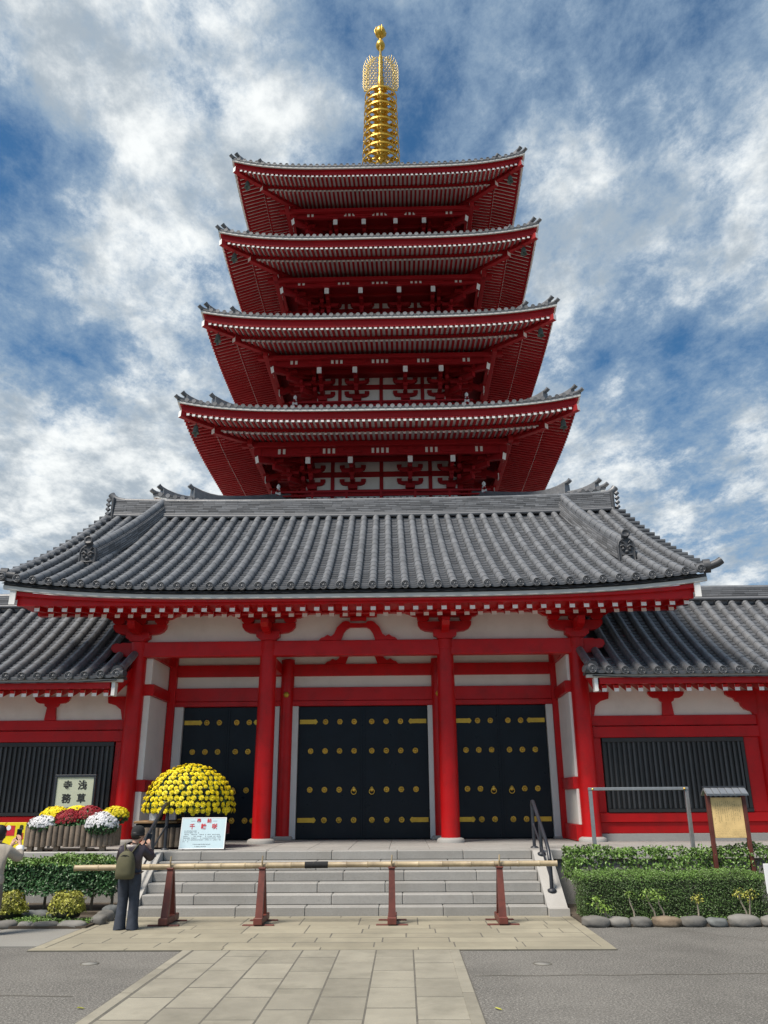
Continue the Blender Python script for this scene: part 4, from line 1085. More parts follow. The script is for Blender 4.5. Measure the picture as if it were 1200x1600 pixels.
hedge('hedge', 'dark green hedge on bare stems left of the steps', -5.85, -3.80, 14.62, 15.35, .36, .90, 9000, .062, LEAF_D, .03, stems=7, seed=3, depth=.13, lit_topm=LEAF_L)
hedge('hedge', 'close clipped box hedge behind the boulders right of the steps', 3.80, 6.62, 13.78, 14.55, 0.06, .70, 26000, .028, LEAF_M, .012, seed=4, depth=.07, lit_topm=LEAF_L)
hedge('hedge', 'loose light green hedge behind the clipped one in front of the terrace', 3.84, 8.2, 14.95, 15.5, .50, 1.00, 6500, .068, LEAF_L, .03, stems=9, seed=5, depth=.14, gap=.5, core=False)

def shrub(label, x, y, rx, rz, n, m, seed, L=.045):
    random.seed(seed); t = thing('golden_shrub', label, 'shrub', (x, y, .05), 'golden shrubs in the left bed'); mb = MB()
    for i in range(n):
        d = rv(); d.z = abs(d.z)*1.15-.15; k = 1-abs(random.gauss(0, .10))
        bump = 1+.10*sin(d.x*7+seed)+.08*sin(d.y*9+d.z*6)
        add_leaf(mb, (x+d.x*rx*k*bump, y+d.y*rx*.85*k*bump, .10+rz*.32+d.z*rz*.75*k*bump), d, L*random.uniform(.7, 1.2), L*.28)
    put('foliage', mb, m, t, stuff=True)
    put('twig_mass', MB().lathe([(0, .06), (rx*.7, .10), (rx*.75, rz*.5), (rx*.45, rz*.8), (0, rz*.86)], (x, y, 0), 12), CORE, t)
shrub('rounded golden leaved shrub beside the woman in front of the left hedge', -4.26, 13.95, .30, .34, 2300, LEAF_Y, 11)
shrub('golden leaved shrub cut off by the left edge beside the beige coated person', -5.22, 13.95, .33, .34, 2300, LEAF_Y, 12)
def ground_cover(x0, x1, y0, y1, n, seed, f=lambda x, y: True):
    random.seed(seed); mb = MB()
    for i in range(n):
        x, y = random.uniform(x0, x1), random.uniform(y0, y1)
        if f(x, y): add_leaf(mb, (x, y, .06+random.random()*.05), (0, 0, 1), .04, .011)
    o = put('ground_cover', mb, LEAF_L); o['kind'] = 'stuff'
ground_cover(-5.4, -3.75, 13.42, 14.1, 2600, 21, lambda x, y: sin(x*5)+sin(y*9+x*2) > -.3)
ground_cover(3.9, 6.9, 13.5, 13.75, 500, 22)

def boulder(label, x, y, rx, ry, rz, seed, m, group):
    random.seed(seed); nu, nv = 20, 11; vs = []; fs = []
    ph = [random.uniform(0, 6.3) for _ in range(8)]
    for j in range(nv+1):
        th = pi*j/nv
        for i in range(nu):
            a = 2*pi*i/nu; d = Vector((sin(th)*cos(a), sin(th)*sin(a), cos(th)))
            e = [abs(c)**.72*(1 if c > 0 else -1) for c in d]
            k = 1+.07*sin(d.x*3+ph[0])*sin(d.y*3.3+ph[1])+.05*sin(d.x*6+d.z*5+ph[2])+.035*sin(d.y*9+ph[3])*sin(d.z*8+ph[4])+.02*sin(d.x*15+ph[5]+d.z*11)
            vs.append((x+e[0]*rx*k, y+e[1]*ry*k, rz*.62+e[2]*rz*k*.78))
    for j in range(nv):
        for i in range(nu): fs.append((j*nu+i, (j+1)*nu+i, (j+1)*nu+(i+1)%nu, j*nu+(i+1)%nu))
    tag(put('border_boulder', MB().add(vs, fs, 0, True), m), label, 'boulder', group)
GR = 'boulders edging the right bed'; GL = 'boulders edging the left bed'
for lab, x, rx, rz, m in (('large rounded grey boulder next to the foot of the steps', 3.90, .21, .105, BOULD),
    ('pale squarish boulder between the rounded end one and its lower neighbour', 4.24, .165, .095, BOULD),
    ('grey boulder left of the brown one below the clipped hedge', 4.57, .165, .095, BOULD),
    ('brown stained boulder among grey ones below the clipped hedge', 4.95, .215, .10, BOULD_B),
    ('mid grey boulder right of the brown one below the clipped hedge', 5.33, .19, .10, BOULD),
    ('small blue grey boulder left of the longest boulder', 5.68, .155, .085, BOULD_D),
    ('longest pale grey boulder below the last sapling', 6.08, .235, .115, BOULD),
    ('boulder cut off by the right edge of the view', 6.48, .16, .10, BOULD)):
    boulder(lab, x, 13.47+random.uniform(-.02, .02), rx, .13, rz, int(x*100), m, GR)
for lab, x, y, rx, ry, rz, m in (('flat grey boulder at the left end of the front row', -4.98, 13.42, .19, .13, .085, BOULD),
    ('small boulder between the two long ones of the front row', -4.67, 13.47, .12, .10, .07, BOULD),
    ('long low pale boulder in the middle of the front row', -4.36, 13.43, .20, .10, .075, BOULD),
    ('flat boulder at the corner of the front row', -3.95, 13.44, .215, .12, .08, BOULD),
    ('upright grey boulder at the bend of the row beside the apron', -3.68, 13.80, .115, .14, .105, BOULD),
    ('boulder behind the bend boulder beside the woman', -3.70, 14.15, .13, .15, .12, BOULD),
    ('dark boulder at the far end of the row touching the steps', -3.74, 14.50, .13, .16, .15, BOULD_D),
    ('dark boulder in the bed left of the golden shrub', -5.05, 14.30, .17, .12, .11, BOULD_D),
    ('dark slab like boulder behind the long pale one', -4.82, 14.33, .17, .11, .11, BOULD_D),
    ('dark leaning boulder right behind the golden shrub', -4.58, 14.36, .15, .12, .13, BOULD_D)):
    boulder(lab, x, y, rx, ry, rz, int(-x*100), m, GL)

def sapling(label, x, y, stems, n, seed, m=SAPL, r=.12, L=.06):
    random.seed(seed); t = thing('sapling', label, 'sapling', (x, y, .05), 'saplings in front of the clipped hedge'); mb = MB()
    for k, (bx, tx, tz) in enumerate(stems):
        p = [(x+bx, y, .03), (x+bx*.7+tx*.3+.015, y-.01, tz*.45), (x+tx*.8, y-.03, tz*.75), (x+tx, y-.03, tz)]
        put('trunk', MB().tube(p, lambda u: .015-.006*u, 6), STEM_L, t)
        for i in range(n):
            d = rv(); q = Vector((x+tx, y-.04, tz+.02))+Vector((d.x*r*1.1, d.y*r*.6, d.z*r*.75))*random.random()**.5
            q.y -= .03; add_leaf(mb, q, d+Vector((0, -.3, .8)), L*random.uniform(.7, 1.2), L*.2)
    put('foliage', mb, m, t, stuff=True)
sapling('leaning leafy sapling at the left end of the clipped hedge', 4.08, 13.56, [(.02, -.14, .32), (.08, -.02, .24)], 55, 31)
sapling('thin nearly bare crooked sapling above the third boulder', 4.50, 13.56, [(.0, -.07, .42)], 34, 32, SAPL, .09, .045)
sapling('bushy two stemmed sapling above the brown boulder', 4.84, 13.56, [(-.02, -.14, .42), (.10, .04, .40)], 60, 33, SAPL, .14)
sapling('straight slender sapling with a small yellowish tuft', 5.44, 13.56, [(.0, .01, .36)], 45, 34, LEAF_Y, .09, .055)
sapling('forked sapling with reddish leaves above the longest boulder', 6.18, 13.56, [(.0, -.10, .42), (.01, .06, .40)], 42, 35, LEAF_Y, .12, .05)

# ------------------------------------------------------------------ chrysanthemums
def flower_mesh(r, m, heart=None):
    b = MB(); n = 9
    for lay, (rr, z, tilt) in enumerate(((r, 0, .25), (r*.78, r*.18, .55), (r*.5, r*.32, .9))):
        for k in range(n-lay):
            a = 2*pi*(k+lay*.5)/(n-lay); ca, sa = cos(a), sin(a); w = rr*.34
            def q(d, o, h): return (d*ca-o*sa, d*sa+o*ca, h)
            b.add([q(rr*.1, 0, z), q(rr*.65, -w, z+rr*.12*tilt), q(rr*1.0, 0, z+rr*.3*tilt), q(rr*.65, w, z+rr*.12*tilt)], [(0,1,2,3)])
    b.lathe([(r*.26, r*.26), (r*.24, r*.48), (0, r*.56)], (0,0,0), 7, 1 if heart else 0)
    return b.mesh('flower', [m, heart] if heart else m)
def dome():
    random.seed(41); cx, cy, cz, R = -3.31, 17.42, 1.655, .895
    t = thing('chrysanthemum_dome', 'big dome of yellow chrysanthemums in rows on the left of the gate landing', 'flower display', (cx, cy, ZL))
    fm = flower_mesh(.060, F_YEL, F_ORG)
    n = 0; els = [-.03, .10, .23, .36, .49, .62, .75, .88, 1.01, 1.14, 1.27, 1.40, 1.52]
    for e in els:
        c = max(5, int(2*pi*R*cos(e)/.118))
        for k in range(c):
            a = 2*pi*(k+random.uniform(-.18, .18))/c+e*3; ee = e+random.uniform(-.022, .022)
            d = Vector((cos(a)*cos(ee), sin(a)*cos(ee), sin(ee)*.94)); rr = R*random.uniform(.98, 1.02)
            p = Vector((cx, cy, cz))+d*rr; p.z += .0
            if d.y > .35: continue
            s = random.uniform(.78, 1.15)
            q = (d+rv()*.26).to_track_quat('Z', 'Y').to_matrix().to_4x4()
            link('flower', fm, t, Matrix.Translation(p) @ q @ Matrix.Scale(s, 4)); n += 1
    for k, a in enumerate((-1.25, -.9, -.35)):
        p = Vector((cx+R*.97*cos(a)*1.0, cy+R*.9*sin(a), cz-.09)); link('flower', fm, t, Matrix.Translation(p) @ Vector((cos(a), sin(a), 0)).to_track_quat('Z', 'Y').to_matrix().to_4x4() @ Matrix.Scale(.8, 4))
    lf = MB()
    for i in range(2600):
        a = random.uniform(0, 2*pi); e = random.uniform(-.08, 1.5); d = Vector((cos(a)*cos(e), sin(a)*cos(e), sin(e)*.93))
        add_leaf(lf, Vector((cx, cy, cz))+d*(R*random.uniform(.90, .97)), d, .075, .02)
    put('foliage', lf, LEAF_D, t, stuff=True)
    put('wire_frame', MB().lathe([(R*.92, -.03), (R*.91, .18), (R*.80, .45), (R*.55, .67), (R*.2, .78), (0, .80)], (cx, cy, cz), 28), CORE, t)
    put('stand_board', MB().cbox(cx-.93, cx+.75, cy-.42, cy+.5, 1.16, 1.38, .01), BLACK, t)
    put('stand_shelf', MB().cbox(cx-.95, cx-.1, cy-.50, cy+.5, 1.385, 1.43, .008), PLANK, t)
    for dx in (-.6, -.1, .45): put('prop', MB().tube([(cx+dx, cy-.1, 1.3), (cx+dx*.8, cy-.1, 1.62)], .03, 7), STEM, t)
    put('white_tag', MB().box(cx-.66, cx-.52, cy-.47, cy-.462, 1.44, 1.57), CARD_W, t)
dome()
def log_planter(label, x0, x1, y0, y1, z0, z1, feet=True):
    random.seed(int(abs(x0)*100)); t = thing('log_planter', label, 'planter', ((x0+x1)/2, (y0+y1)/2, ZL), 'log planters on the terrace'); r = .052
    pts = []; c = .12
    path = [(x0, y1), (x0, y0+c), (x0+c, y0), (x1-c, y0), (x1, y0+c), (x1, y1)]
    for (ax, ay), (bx, by) in zip(path[:-1], path[1:]):
        L = sqrt((bx-ax)**2+(by-ay)**2); n = max(1, int(round(L/(2*r))))
        pts += [(ax+(bx-ax)*(k+.5)/n, ay+(by-ay)*(k+.5)/n) for k in range(n)]
    lm = MB().lathe([(r*.93, 0), (r, .015), (r*1.02, .2), (r, z1-z0-.01), (r*.94, z1-z0)], (0,0,0), 10).mesh('log', LOGM)
    for x, y in pts:
        link('log', lm, t, Matrix.Translation((x, y, z0+random.uniform(-.012, .012))) @ Matrix.Rotation(random.uniform(0, 6), 4, 'Z'))
    put('inner_box', MB().box(x0+.05, x1-.05, y0+.05, y1-.03, z0+.03, z1-.06), SOIL, t)
    if feet:
        lf = MB()
        for i in range(1500): add_leaf(lf, (random.uniform(x0+.05, x1-.05), y0+random.uniform(-.03, .45), z1-.02+random.random()*.13), (0, -.6, .7), .06, .017)
        put('foliage', lf, LEAF_D, t, stuff=True)
        for x in (x0+.12, x0+.32, x0+.62, x1-.5, x1-.14):
            put('foot', MB().cbox(x-.05, x+.05, y0+.03, y0+.14, ZL+.001, z0+.01, .006), LOGM, t)
        put('rail', MB().cbox(x0+.3, x1-.3, y0+.06, y0+.12, ZL+.03, ZL+.055, .004), LOGM, t)
log_planter('weathered log planter full of flowers left of the steps', -6.10, -4.47, 16.22, 16.75, ZL+.09, 1.375)
log_planter('log planter under the yellow flower dome', -4.03, -2.75, 16.80, 17.06, ZL+.03, 1.30, False)
def mums(label, m, cells, seed, r=.026, dens=1.0, petal=True):
    random.seed(seed); x, y, z = cells[0][:3]
    t = thing('chrysanthemum_plant', label, 'potted flowers', (x, y, z), 'chrysanthemums in the log planter'); fl = MB(); lf = MB()
    u = flower_mesh(r, m)
    src = [Vector(v.co) for v in u.vertices]; fc = [tuple(p.vertices) for p in u.polygons]
    for (x, y, z, rx, ry, rz) in cells:
        for i in range(int(310*rx*1.6/.3*dens)):
            d = rv(); d.z = abs(d.z)*1.25-.25
            if d.y > .5: continue
            p = Vector((x+d.x*rx*random.uniform(.85, 1.02), y+d.y*ry, z+d.z*rz*random.uniform(.85, 1.05)))
            M = Matrix.Translation(p) @ (d+rv()*.4+Vector((0, -.2, .2))).to_track_quat('Z', 'Y').to_matrix().to_4x4() @ Matrix.Scale(random.uniform(.8, 1.2), 4)
            fl.add([M @ v for v in src], fc)
        for i in range(int(620*rx/.3)):
            d = rv(); add_leaf(lf, (x+d.x*rx*.93, y+d.y*ry*.93, z+d.z*rz*.8-.04), d, .06, .020)
        lf.lathe([(0, -.10), (rx*.45, -.09), (rx*.6, 0), (rx*.5, rz*.5), (0, rz*.7)], (x, y, z), 12)
    put('flowers', fl, m, t, stuff=True); put('foliage', lf, LEAF_D, t, stuff=True)
mums('yellow chrysanthemums at the left back of the log planter', F_YEL, [(-5.70, 16.58, 1.56, .29, .2, .15), (-5.28, 16.60, 1.59, .27, .2, .13)], 51)
mums('yellow chrysanthemums at the right end of the log planter', F_YEL, [(-4.50, 16.48, 1.56, .27, .2, .15)], 52)
mums('crimson chrysanthemums in the middle of the log planter', F_RED, [(-5.34, 16.38, 1.47, .30, .2, .19), (-4.97, 16.42, 1.54, .29, .2, .18)], 53)
mums('white chrysanthemums at the left front of the log planter', F_WHT, [(-5.80, 16.34, 1.40, .30, .2, .15)], 54, .028)
mums('white chrysanthemums at the right front of the log planter', F_WHT, [(-4.68, 16.30, 1.40, .33, .22, .21)], 55, .028)

# ------------------------------------------------------------------ barrier, rails, signs
def barrier_stand(x, y, label):
    t = thing('barrier_stand', label, 'barrier stand', (x, y, 0), 'red brown trestles carrying the bamboo pole')
    def lk(n, b, m=WOOD_R): return put(n, MB().add([(vx+x, vy+y, vz) for vx, vy, vz in b.v], b.f), m, t)
    lk('post', MB().hexa([(-.056, -.05, .06), (.056, -.05, .06), (.056, .04, .06), (-.056, .04, .06), (-.045, .11, .80), (.045, .11, .80), (.045, .17, .80), (-.045, .17, .80)]))
    lk('post', MB().hexa([(-.048, .42, .06), (.048, .42, .06), (.048, .50, .06), (-.048, .50, .06), (-.04, .18, .78), (.04, .18, .78), (.04, .24, .78), (-.04, .24, .78)]))
    lk('sole_beam', MB().cbox(-.068, .068, -.11, .60, .035, .13, .008))
    lk('foot', MB().cbox(-.24, .24, -.07, .0, .0, .036, .006)); lk('foot', MB().cbox(-.22, .22, .47, .54, .0, .036, .006))
    lk('pole_socket', MB().cbox(-.055, .055, .09, .25, .79, .815, .006))
    lk('spike', MB().tube([(-.0, .15, .80), (.0, .10, .90), (.005, .10, .985)], lambda u: .016-.004*u, 7), BAMBOO)
for x, lab in ((-2.60, 'red brown barrier trestle nearest the woman'), (-1.16, 'red brown barrier trestle left of the black tape'), (.86, 'red brown barrier trestle right of the black tape'), (2.53, 'red brown barrier trestle at the right end of the pole')):
    barrier_stand(x, 13.58, lab)
def bamboo(label, x0, x1, z0, z1, y, r, seed):
    random.seed(seed); pts = []; t = thing('bamboo_pole', label, 'bamboo pole', ((x0+x1)/2, y, z0), 'bamboo poles of the barrier')
    x = x0; b = MB(); nodes = []
    while x < x1-.01:
        L = random.uniform(.30, .46); xe = min(x1, x+L); zz = lambda q: z0+(z1-z0)*(q-x0)/(x1-x0)
        o = MB().tube([(x, y, zz(x)), (x+.012, y, zz(x)), (x+.02, y, zz(x)), ((x+xe)/2, y, zz((x+xe)/2)), (xe-.015, y, zz(xe)), (xe, y, zz(xe))], lambda u: r*(1.16 if (u < .12 or u > .95) else (1.0 if u > .3 else 1.02)), 12)
        put('culm', o, BAMBOO, t); x = xe
bamboo('bamboo pole running left from the black tape', -4.13, -.30, .815, .845, 13.75, .043, 61)
bamboo('bamboo pole running right from the black tape', -.298, 3.43, .845, .85, 13.752, .041, 62)
tag(put('black_tape', MB().tube([(-.50, 13.75, .842), (-.32, 13.75, .845), (-.14, 13.75, .846)], .050, 14), KNIT), 'black tape wrapped round the joint of the bamboo poles', 'tape')

def rail(s, label):
    t = thing('handrail', label, 'handrail', (s*3.55, 15.6, ZL), 'black handrails beside the steps'); x = s*3.52; r = .034
    top = [(x, 16.62, ZL+.0), (x, 16.62, 1.70), (x, 16.55, 1.765), (x, 16.45, 1.76), (x, 15.25, 1.13), (x, 15.02, .97), (x, 14.95, .85), (x, 14.93, .12)]
    zc = lambda y: .13+(ZL-.134)*min(1, max(0, (y-(D0+.02))/(5*T-.14)))
    put('top_rail', MB().tube([(x, 16.62, 1.68), (x, 16.58, 1.745), (x, 16.48, 1.75), (x, 16.36, 1.70), (x, 15.22, 1.10), (x, 15.03, .96), (x, 14.96, .82)], r, 10), BLKM, t)
    for y, zt in ((16.62, 1.70), (15.80, 1.38), (14.955, .84)):
        p = put('post', MB().tube([(x, y, zc(y)), (x, y, zt)], r*.95, 10), BLKM, t)
        put('base_plate', MB().lathe([(.075, -.02), (.075, .015), (.05, .03), (.035, .035)], (x, y, zc(y)+.005), 14), BLKM, p)
    put('lower_rail', MB().tube([(x, 16.60, 1.35), (x, 15.80, .99), (x, 14.97, .52)], .018, 8), BLKM, t)
rail(-1, 'black steel handrail on the left side of the steps'); rail(1, 'black steel handrail on the right side of the steps')

t = thing('metal_frame', 'grey steel goalpost frame standing behind the hedge right of the steps', 'metal frame', (5.3, 15.7, .0))
for x in (4.46, 6.20): put('upright', MB().cbox(x-.032, x+.032, 15.67, 15.73, .02, 1.93, .006), STEEL, t)
put('crossbar', MB().cbox(4.425, 6.235, 15.665, 15.735, 1.932, 1.985, .006), STEEL, t)
for x in (4.50, 6.16): put('bolt', MB().lathe([(.02, 0), (.018, .012), (0, .016)], (x, 15.664, 1.955), 10, ax='y'), BRASS, t)

def strokes(b, x0, x1, z0, z1, y, horiz, seed, fill=.85, cell=None, thick=.35):
    """one line of small printed characters, as fine ink strokes lying on the board"""
    rnd = random.Random(seed); L = (x1-x0) if horiz else (z1-z0); h = (z1-z0) if horiz else (x1-x0); c = cell or h; n = int(L/c)
    for k in range(n):
        if rnd.random() > fill: continue
        ox, oz = (x0+k*c, z0) if horiz else (x0, z1-(k+1)*c)
        for q in range(4):
            w = c*.8
            if rnd.random() < .55: a = rnd.uniform(0, .25)*w; e = w*rnd.uniform(.6, 1); zz = oz+h*rnd.uniform(.1, .85) if horiz else oz+c*rnd.uniform(.1, .85); b.add([(ox+a, y, zz), (ox+e, y, zz), (ox+e, y, zz+c*thick*.3), (ox+a, y, zz+c*thick*.3)], [(0,1,2,3)])
            else: a = ox+w*rnd.uniform(.1, .9); z_ = oz+c*rnd.uniform(0, .3); b.add([(a, y, z_), (a+c*thick*.3, y, z_), (a+c*thick*.3, y, z_+c*.6), (a, y, z_+c*.6)], [(0,1,2,3)])
def glyphs(body, size, m, parent, M, name='lettering', bold=0.0):
    cu = bpy.data.curves.new('lettering', 'FONT'); cu.body = body; cu.size = size; cu.align_x = 'CENTER'; cu.align_y = 'CENTER'; cu.offset = bold; cu.extrude = .0015; cu.resolution_u = 3
    o = bpy.data.objects.new('lettering', cu); COL.objects.link(o); dg = bpy.context.evaluated_depsgraph_get(); me = bpy.data.meshes.new_from_object(o.evaluated_get(dg))
    bpy.data.objects.remove(o); bpy.data.curves.remove(cu); me.name = name; me.materials.clear(); me.materials.append(m)
    # letters stand upright facing -y
    return link(name, me, parent, M @ Matrix.Rotation(pi/2, 4, 'X'))

# notice board with a small tiled roof
t = thing('notice_board', 'wooden notice board with small roof between the right hedges', 'notice board', (6.62, 14.98, .0)); nb = Matrix.Translation((6.62, 14.98, 0))
for x in (6.315, 6.925): put('post', MB().cbox(x-.032, x+.032, 14.95, 15.02, .02, 1.86, .006), WOOD_R, t)
bd = put('board', MB().cbox(6.352, 6.888, 14.965, 14.995, 1.15, 1.80, .004), BOARD, t)
tx = MB()
for k in range(12):
    x = 6.42+k*.036; strokes(tx, x, x+.02, 1.36+.10*((k*7) % 3 == 0)+.02*(k % 4), 1.74-(.06 if k > 9 else 0), 14.9635, False, 70+k, .8, .021, .22)
strokes(tx, 6.385, 6.40, 1.36, 1.47, 14.9635, False, 90, .9, .02)
for k in range(6): strokes(tx, 6.375, 6.87-(.25 if k == 0 else .0), 1.165+(5-k)*.027, 1.179+(5-k)*.027, 14.9635, True, 100+k, .75, .011, .2)
put('printed_text', tx, INK, bd, stuff=True)
rf = put('roof', MB().hexa([(6.26, 14.86, 1.83), (6.98, 14.86, 1.83), (6.98, 15.0, 1.93), (6.26, 15.0, 1.93), (6.26, 14.86, 1.85), (6.98, 14.86, 1.85), (6.98, 15.0, 1.955), (6.26, 15.0, 1.955)]).hexa([(6.26, 15.0, 1.93), (6.98, 15.0, 1.93), (6.98, 15.14, 1.83), (6.26, 15.14, 1.83), (6.26, 15.0, 1.955), (6.98, 15.0, 1.955), (6.98, 15.14, 1.85), (6.26, 15.14, 1.85)]), STEEL, t)
for k in range(6): put('roof_sheet', MB().hexa([(6.268+k*.119, 14.85, 1.853), (6.377+k*.119, 14.85, 1.853), (6.377+k*.119, 14.995, 1.957), (6.268+k*.119, 14.995, 1.957), (6.268+k*.119, 14.85, 1.866), (6.377+k*.119, 14.85, 1.862), (6.377+k*.119, 14.995, 1.966), (6.268+k*.119, 14.995, 1.970)]), STEEL, rf)
put('roof_ridge', MB().cbox(6.25, 6.99, 14.98, 15.02, 1.955, 1.985, .005), BLKM, rf)

# white-blue card on the landing
def tilt(x, y, z, ang): return Matrix.Translation((x, y, z)) @ Matrix.Rotation(-ang, 4, 'X')
t = thing('flower_sign', 'white board with red and black characters leaning before the flower dome', 'sign', (-2.77, 16.44, ZL)); M0 = tilt(-2.77, 16.40, ZL+.02, .22)
def tl(n, b, m, par, MM=M0): return put(n, MB().add([MM @ Vector(v) for v in b.v], b.f), m, par)
cd = tl('card', MB().box(-.43, .43, 0, .012, .0, .57), CARD_B, t)
for a in ((-.43, .43, .555, .57), (-.43, .43, 0, .016), (-.43, -.416, .016, .555), (.416, .43, .016, .555)): tl('card_border', MB().box(a[0], a[1], -.003, .0, a[2], a[3]), CARD_W, cd)
for x, c in ((-.10, '奉'), (.10, '納')): glyphs(c, .085, INKR, cd, M0 @ Matrix.Translation((x, -.004, .505)), bold=.001)
for x, c in ((-.22, '千'), (.0, '輪'), (.21, '咲')): glyphs(c, .105, INKR, cd, M0 @ Matrix.Translation((x, -.004, .40)), bold=.002)
tx = MB(); tx.box(-.25, -.17, -.003, -.002, .503, .506); tx.box(.17, .25, -.003, -.002, .503, .506)
for k, (a, e) in enumerate(((-.36, -.10), (-.36, -.06), (-.35, .37), (-.37, .37), (-.37, .37), (-.37, .36), (-.37, -.24))):
    strokes(tx, a, e, .315-k*.032, .333-k*.032, -.003, True, 200+k, .8, .022, .5)
strokes(tx, -.17, .18, .075, .093, -.003, True, 220, .95, .024, .5); strokes(tx, -.13, .10, .035, .053, -.003, True, 221, .95, .024, .5)
tl('printed_text', tx, INKG, cd)['kind'] = 'stuff'
for x in (-.35, .36): put('easel_leg', MB().beam((-2.77+x, 16.43, ZL+.0), (-2.77+x, 16.56, ZL+.56), .04, .03).beam((-2.77+x, 16.78, ZL), (-2.77+x, 16.58, ZL+.54), .035, .025), WOOD_R, t)
# office sign
t = thing('office_sign', 'cream framed sign with four black characters behind the log planter', 'sign', (-5.75, 17.6, ZL)); M0 = tilt(-5.76, 17.55, 0, .0)
cd = put('panel', MB().box(-6.14, -5.37, 17.56, 17.58, 1.42, 2.28), CARD_C, t)
for a in ((-6.185, -5.325, 2.28, 2.33), (-6.185, -6.14, ZL, 2.28), (-5.37, -5.325, ZL, 2.28), (-6.14, -5.37, 1.37, 1.42)): put('frame', MB().cbox(a[0], a[1], 17.54, 17.60, a[2], a[3], .006), BLKM, t)
for c, x, z in (('浅', -5.60, 2.11), ('草', -5.60, 1.85), ('寺', -5.91, 2.11), ('務', -5.91, 1.85), ('所', -5.91, 1.59)): glyphs(c, .19, INK, cd, Matrix.Translation((x, 17.557, z)), bold=.005)
# yellow poster
t = thing('yellow_poster', 'bright yellow poster board with red figure left of the log planter', 'sign', (-6.45, 16.3, ZL))
cd = put('panel', MB().cbox(-6.95, -6.10, 16.28, 16.31, ZL+.01, 1.435, .004), CARD_Y, t)
put('picture', MB().box(-6.50, -6.31, 16.276, 16.279, 1.20, 1.38), INKR, cd); put('picture_disc', MB().lathe([(.045, 0), (.045, .002)], (-6.43, 16.274, 1.34), 16, ax='y'), CARD_W, cd)
glyphs('典', .085, INK, cd, Matrix.Translation((-6.19, 16.276, 1.345)), bold=.002); glyphs('形', .14, INKR, cd, Matrix.Translation((-6.20, 16.276, 1.17)), bold=.006)
glyphs('公', .085, INK, cd, Matrix.Translation((-6.57, 16.276, 1.345)), bold=.002); glyphs('御', .14, INKR, cd, Matrix.Translation((-6.58, 16.276, 1.17)), bold=.006)
for x in (-6.88, -6.18): put('foot', MB().cbox(x-.03, x+.03, 16.311, 16.55, ZL, ZL+.03, .004), BLKM, t)
# small sign at the right edge
t = thing('white_sign', 'white notice on a post cut off by the right edge of the view', 'sign', (6.74, 13.62, .04))
put('panel', MB().cbox(6.545, 6.95, 13.60, 13.62, .42, .84, .004), CARD_W, t); put('post', MB().cbox(6.72, 6.77, 13.625, 13.66, .0, .80, .004), BLKM, t)

# ------------------------------------------------------------------ people
def skin(name, nodes, edges, mat_, parent, root, sub=2, M=None):
    ks = list(nodes); me = bpy.data.meshes.new(name); me.from_pydata([nodes[k][0] for k in ks], [(ks.index(a), ks.index(b)) for a, b in edges], [])
    o = bpy.data.objects.new(name, me); COL.objects.link(o); m = o.modifiers.new('skin', 'SKIN'); m.use_smooth_shade = True
    for i, k in enumerate(ks):
        r = nodes[k][1]; d = me.skin_vertices[0].data[i]; d.radius = r if isinstance(r, tuple) else (r, r); d.use_root = (k == root)
    s = o.modifiers.new('sub', 'SUBSURF'); s.levels = s.render_levels = sub
    dg = bpy.context.evaluated_depsgraph_get(); n = bpy.data.meshes.new_from_object(o.evaluated_get(dg)); bpy.data.objects.remove(o); bpy.data.meshes.remove(me)
    if M is not None: n.transform(M)
    n.name = name; n.materials.clear(); n.materials.append(mat_)
    for p in n.polygons: p.use_smooth = True
    return link(name, n, parent)
def finger_set(nodes, edges, tag_, wrist, d, side, curl, s=1.0):
    """palm and five bent fingers beyond a wrist; d: direction of the hand, side: towards the thumb, curl: towards the palm side"""
    w, d, side, curl = Vector(wrist), Vector(d).normalized(), Vector(side).normalized(), Vector(curl).normalized()
    nodes[tag_+'palm'] = (w+d*.045*s, (.030*s, .016*s)); edges.append((tag_+'wrist', tag_+'palm'))
    for k, (o, L) in enumerate(((.024, .066), (.008, .074), (-.008, .068), (-.024, .054))):
        a, b, c = (f'{tag_}f{k}{q}' for q in 'abc')
        nodes[a] = (w+d*.082*s+side*o*s, .0085*s); nodes[b] = (w+d*(.082+L*.45)*s+side*o*s+curl*.018*s, .0075*s); nodes[c] = (w+d*(.082+L*.72)*s+side*o*s+curl*.048*s, .006*s)
        edges += [(tag_+'palm', a), (a, b), (b, c)]
    a, b = tag_+'ta', tag_+'tb'; nodes[a] = (w+d*.045*s+side*.042*s+curl*.012*s, .010*s); nodes[b] = (w+d*.078*s+side*.052*s+curl*.034*s, .008*s); edges += [(tag_+'palm', a), (a, b)]
def head(body_parent, c, f, r=.088, hair=True):
    """face, ears; c: centre of the head, f: facing direction"""
    f = Vector(f).normalized(); s = f.cross(Vector((0, 0, 1))).normalized(); u = Vector((0, 0, 1)); c = Vector(c)
    fc = MB()
    for q in (-1, 1):
        fc.lathe([(0, -.03), (.012, -.015), (.012, .015), (0, .03)], c+s*q*r*.93+u*-.005, 8)
    fc.tube([c+f*r*.93+u*.01, c+f*r*1.17-u*.022, c+f*r*1.0-u*.035], lambda k: .012+.004*k, 6)
    put('ears_and_nose', fc, SKIN, body_parent)
    ey = MB()
    for q in (-1, 1): ey.lathe([(0, -.006), (.009, 0), (0, .006)], c+f*r*.93+s*q*.032+u*.012, 8)
    put('eyes', ey, INK, body_parent)
    put('mouth', MB().tube([c+f*r*.93-s*.022-u*.055, c+f*r*.98-u*.056, c+f*r*.93+s*.022-u*.055], .006, 6), INKR, body_parent)
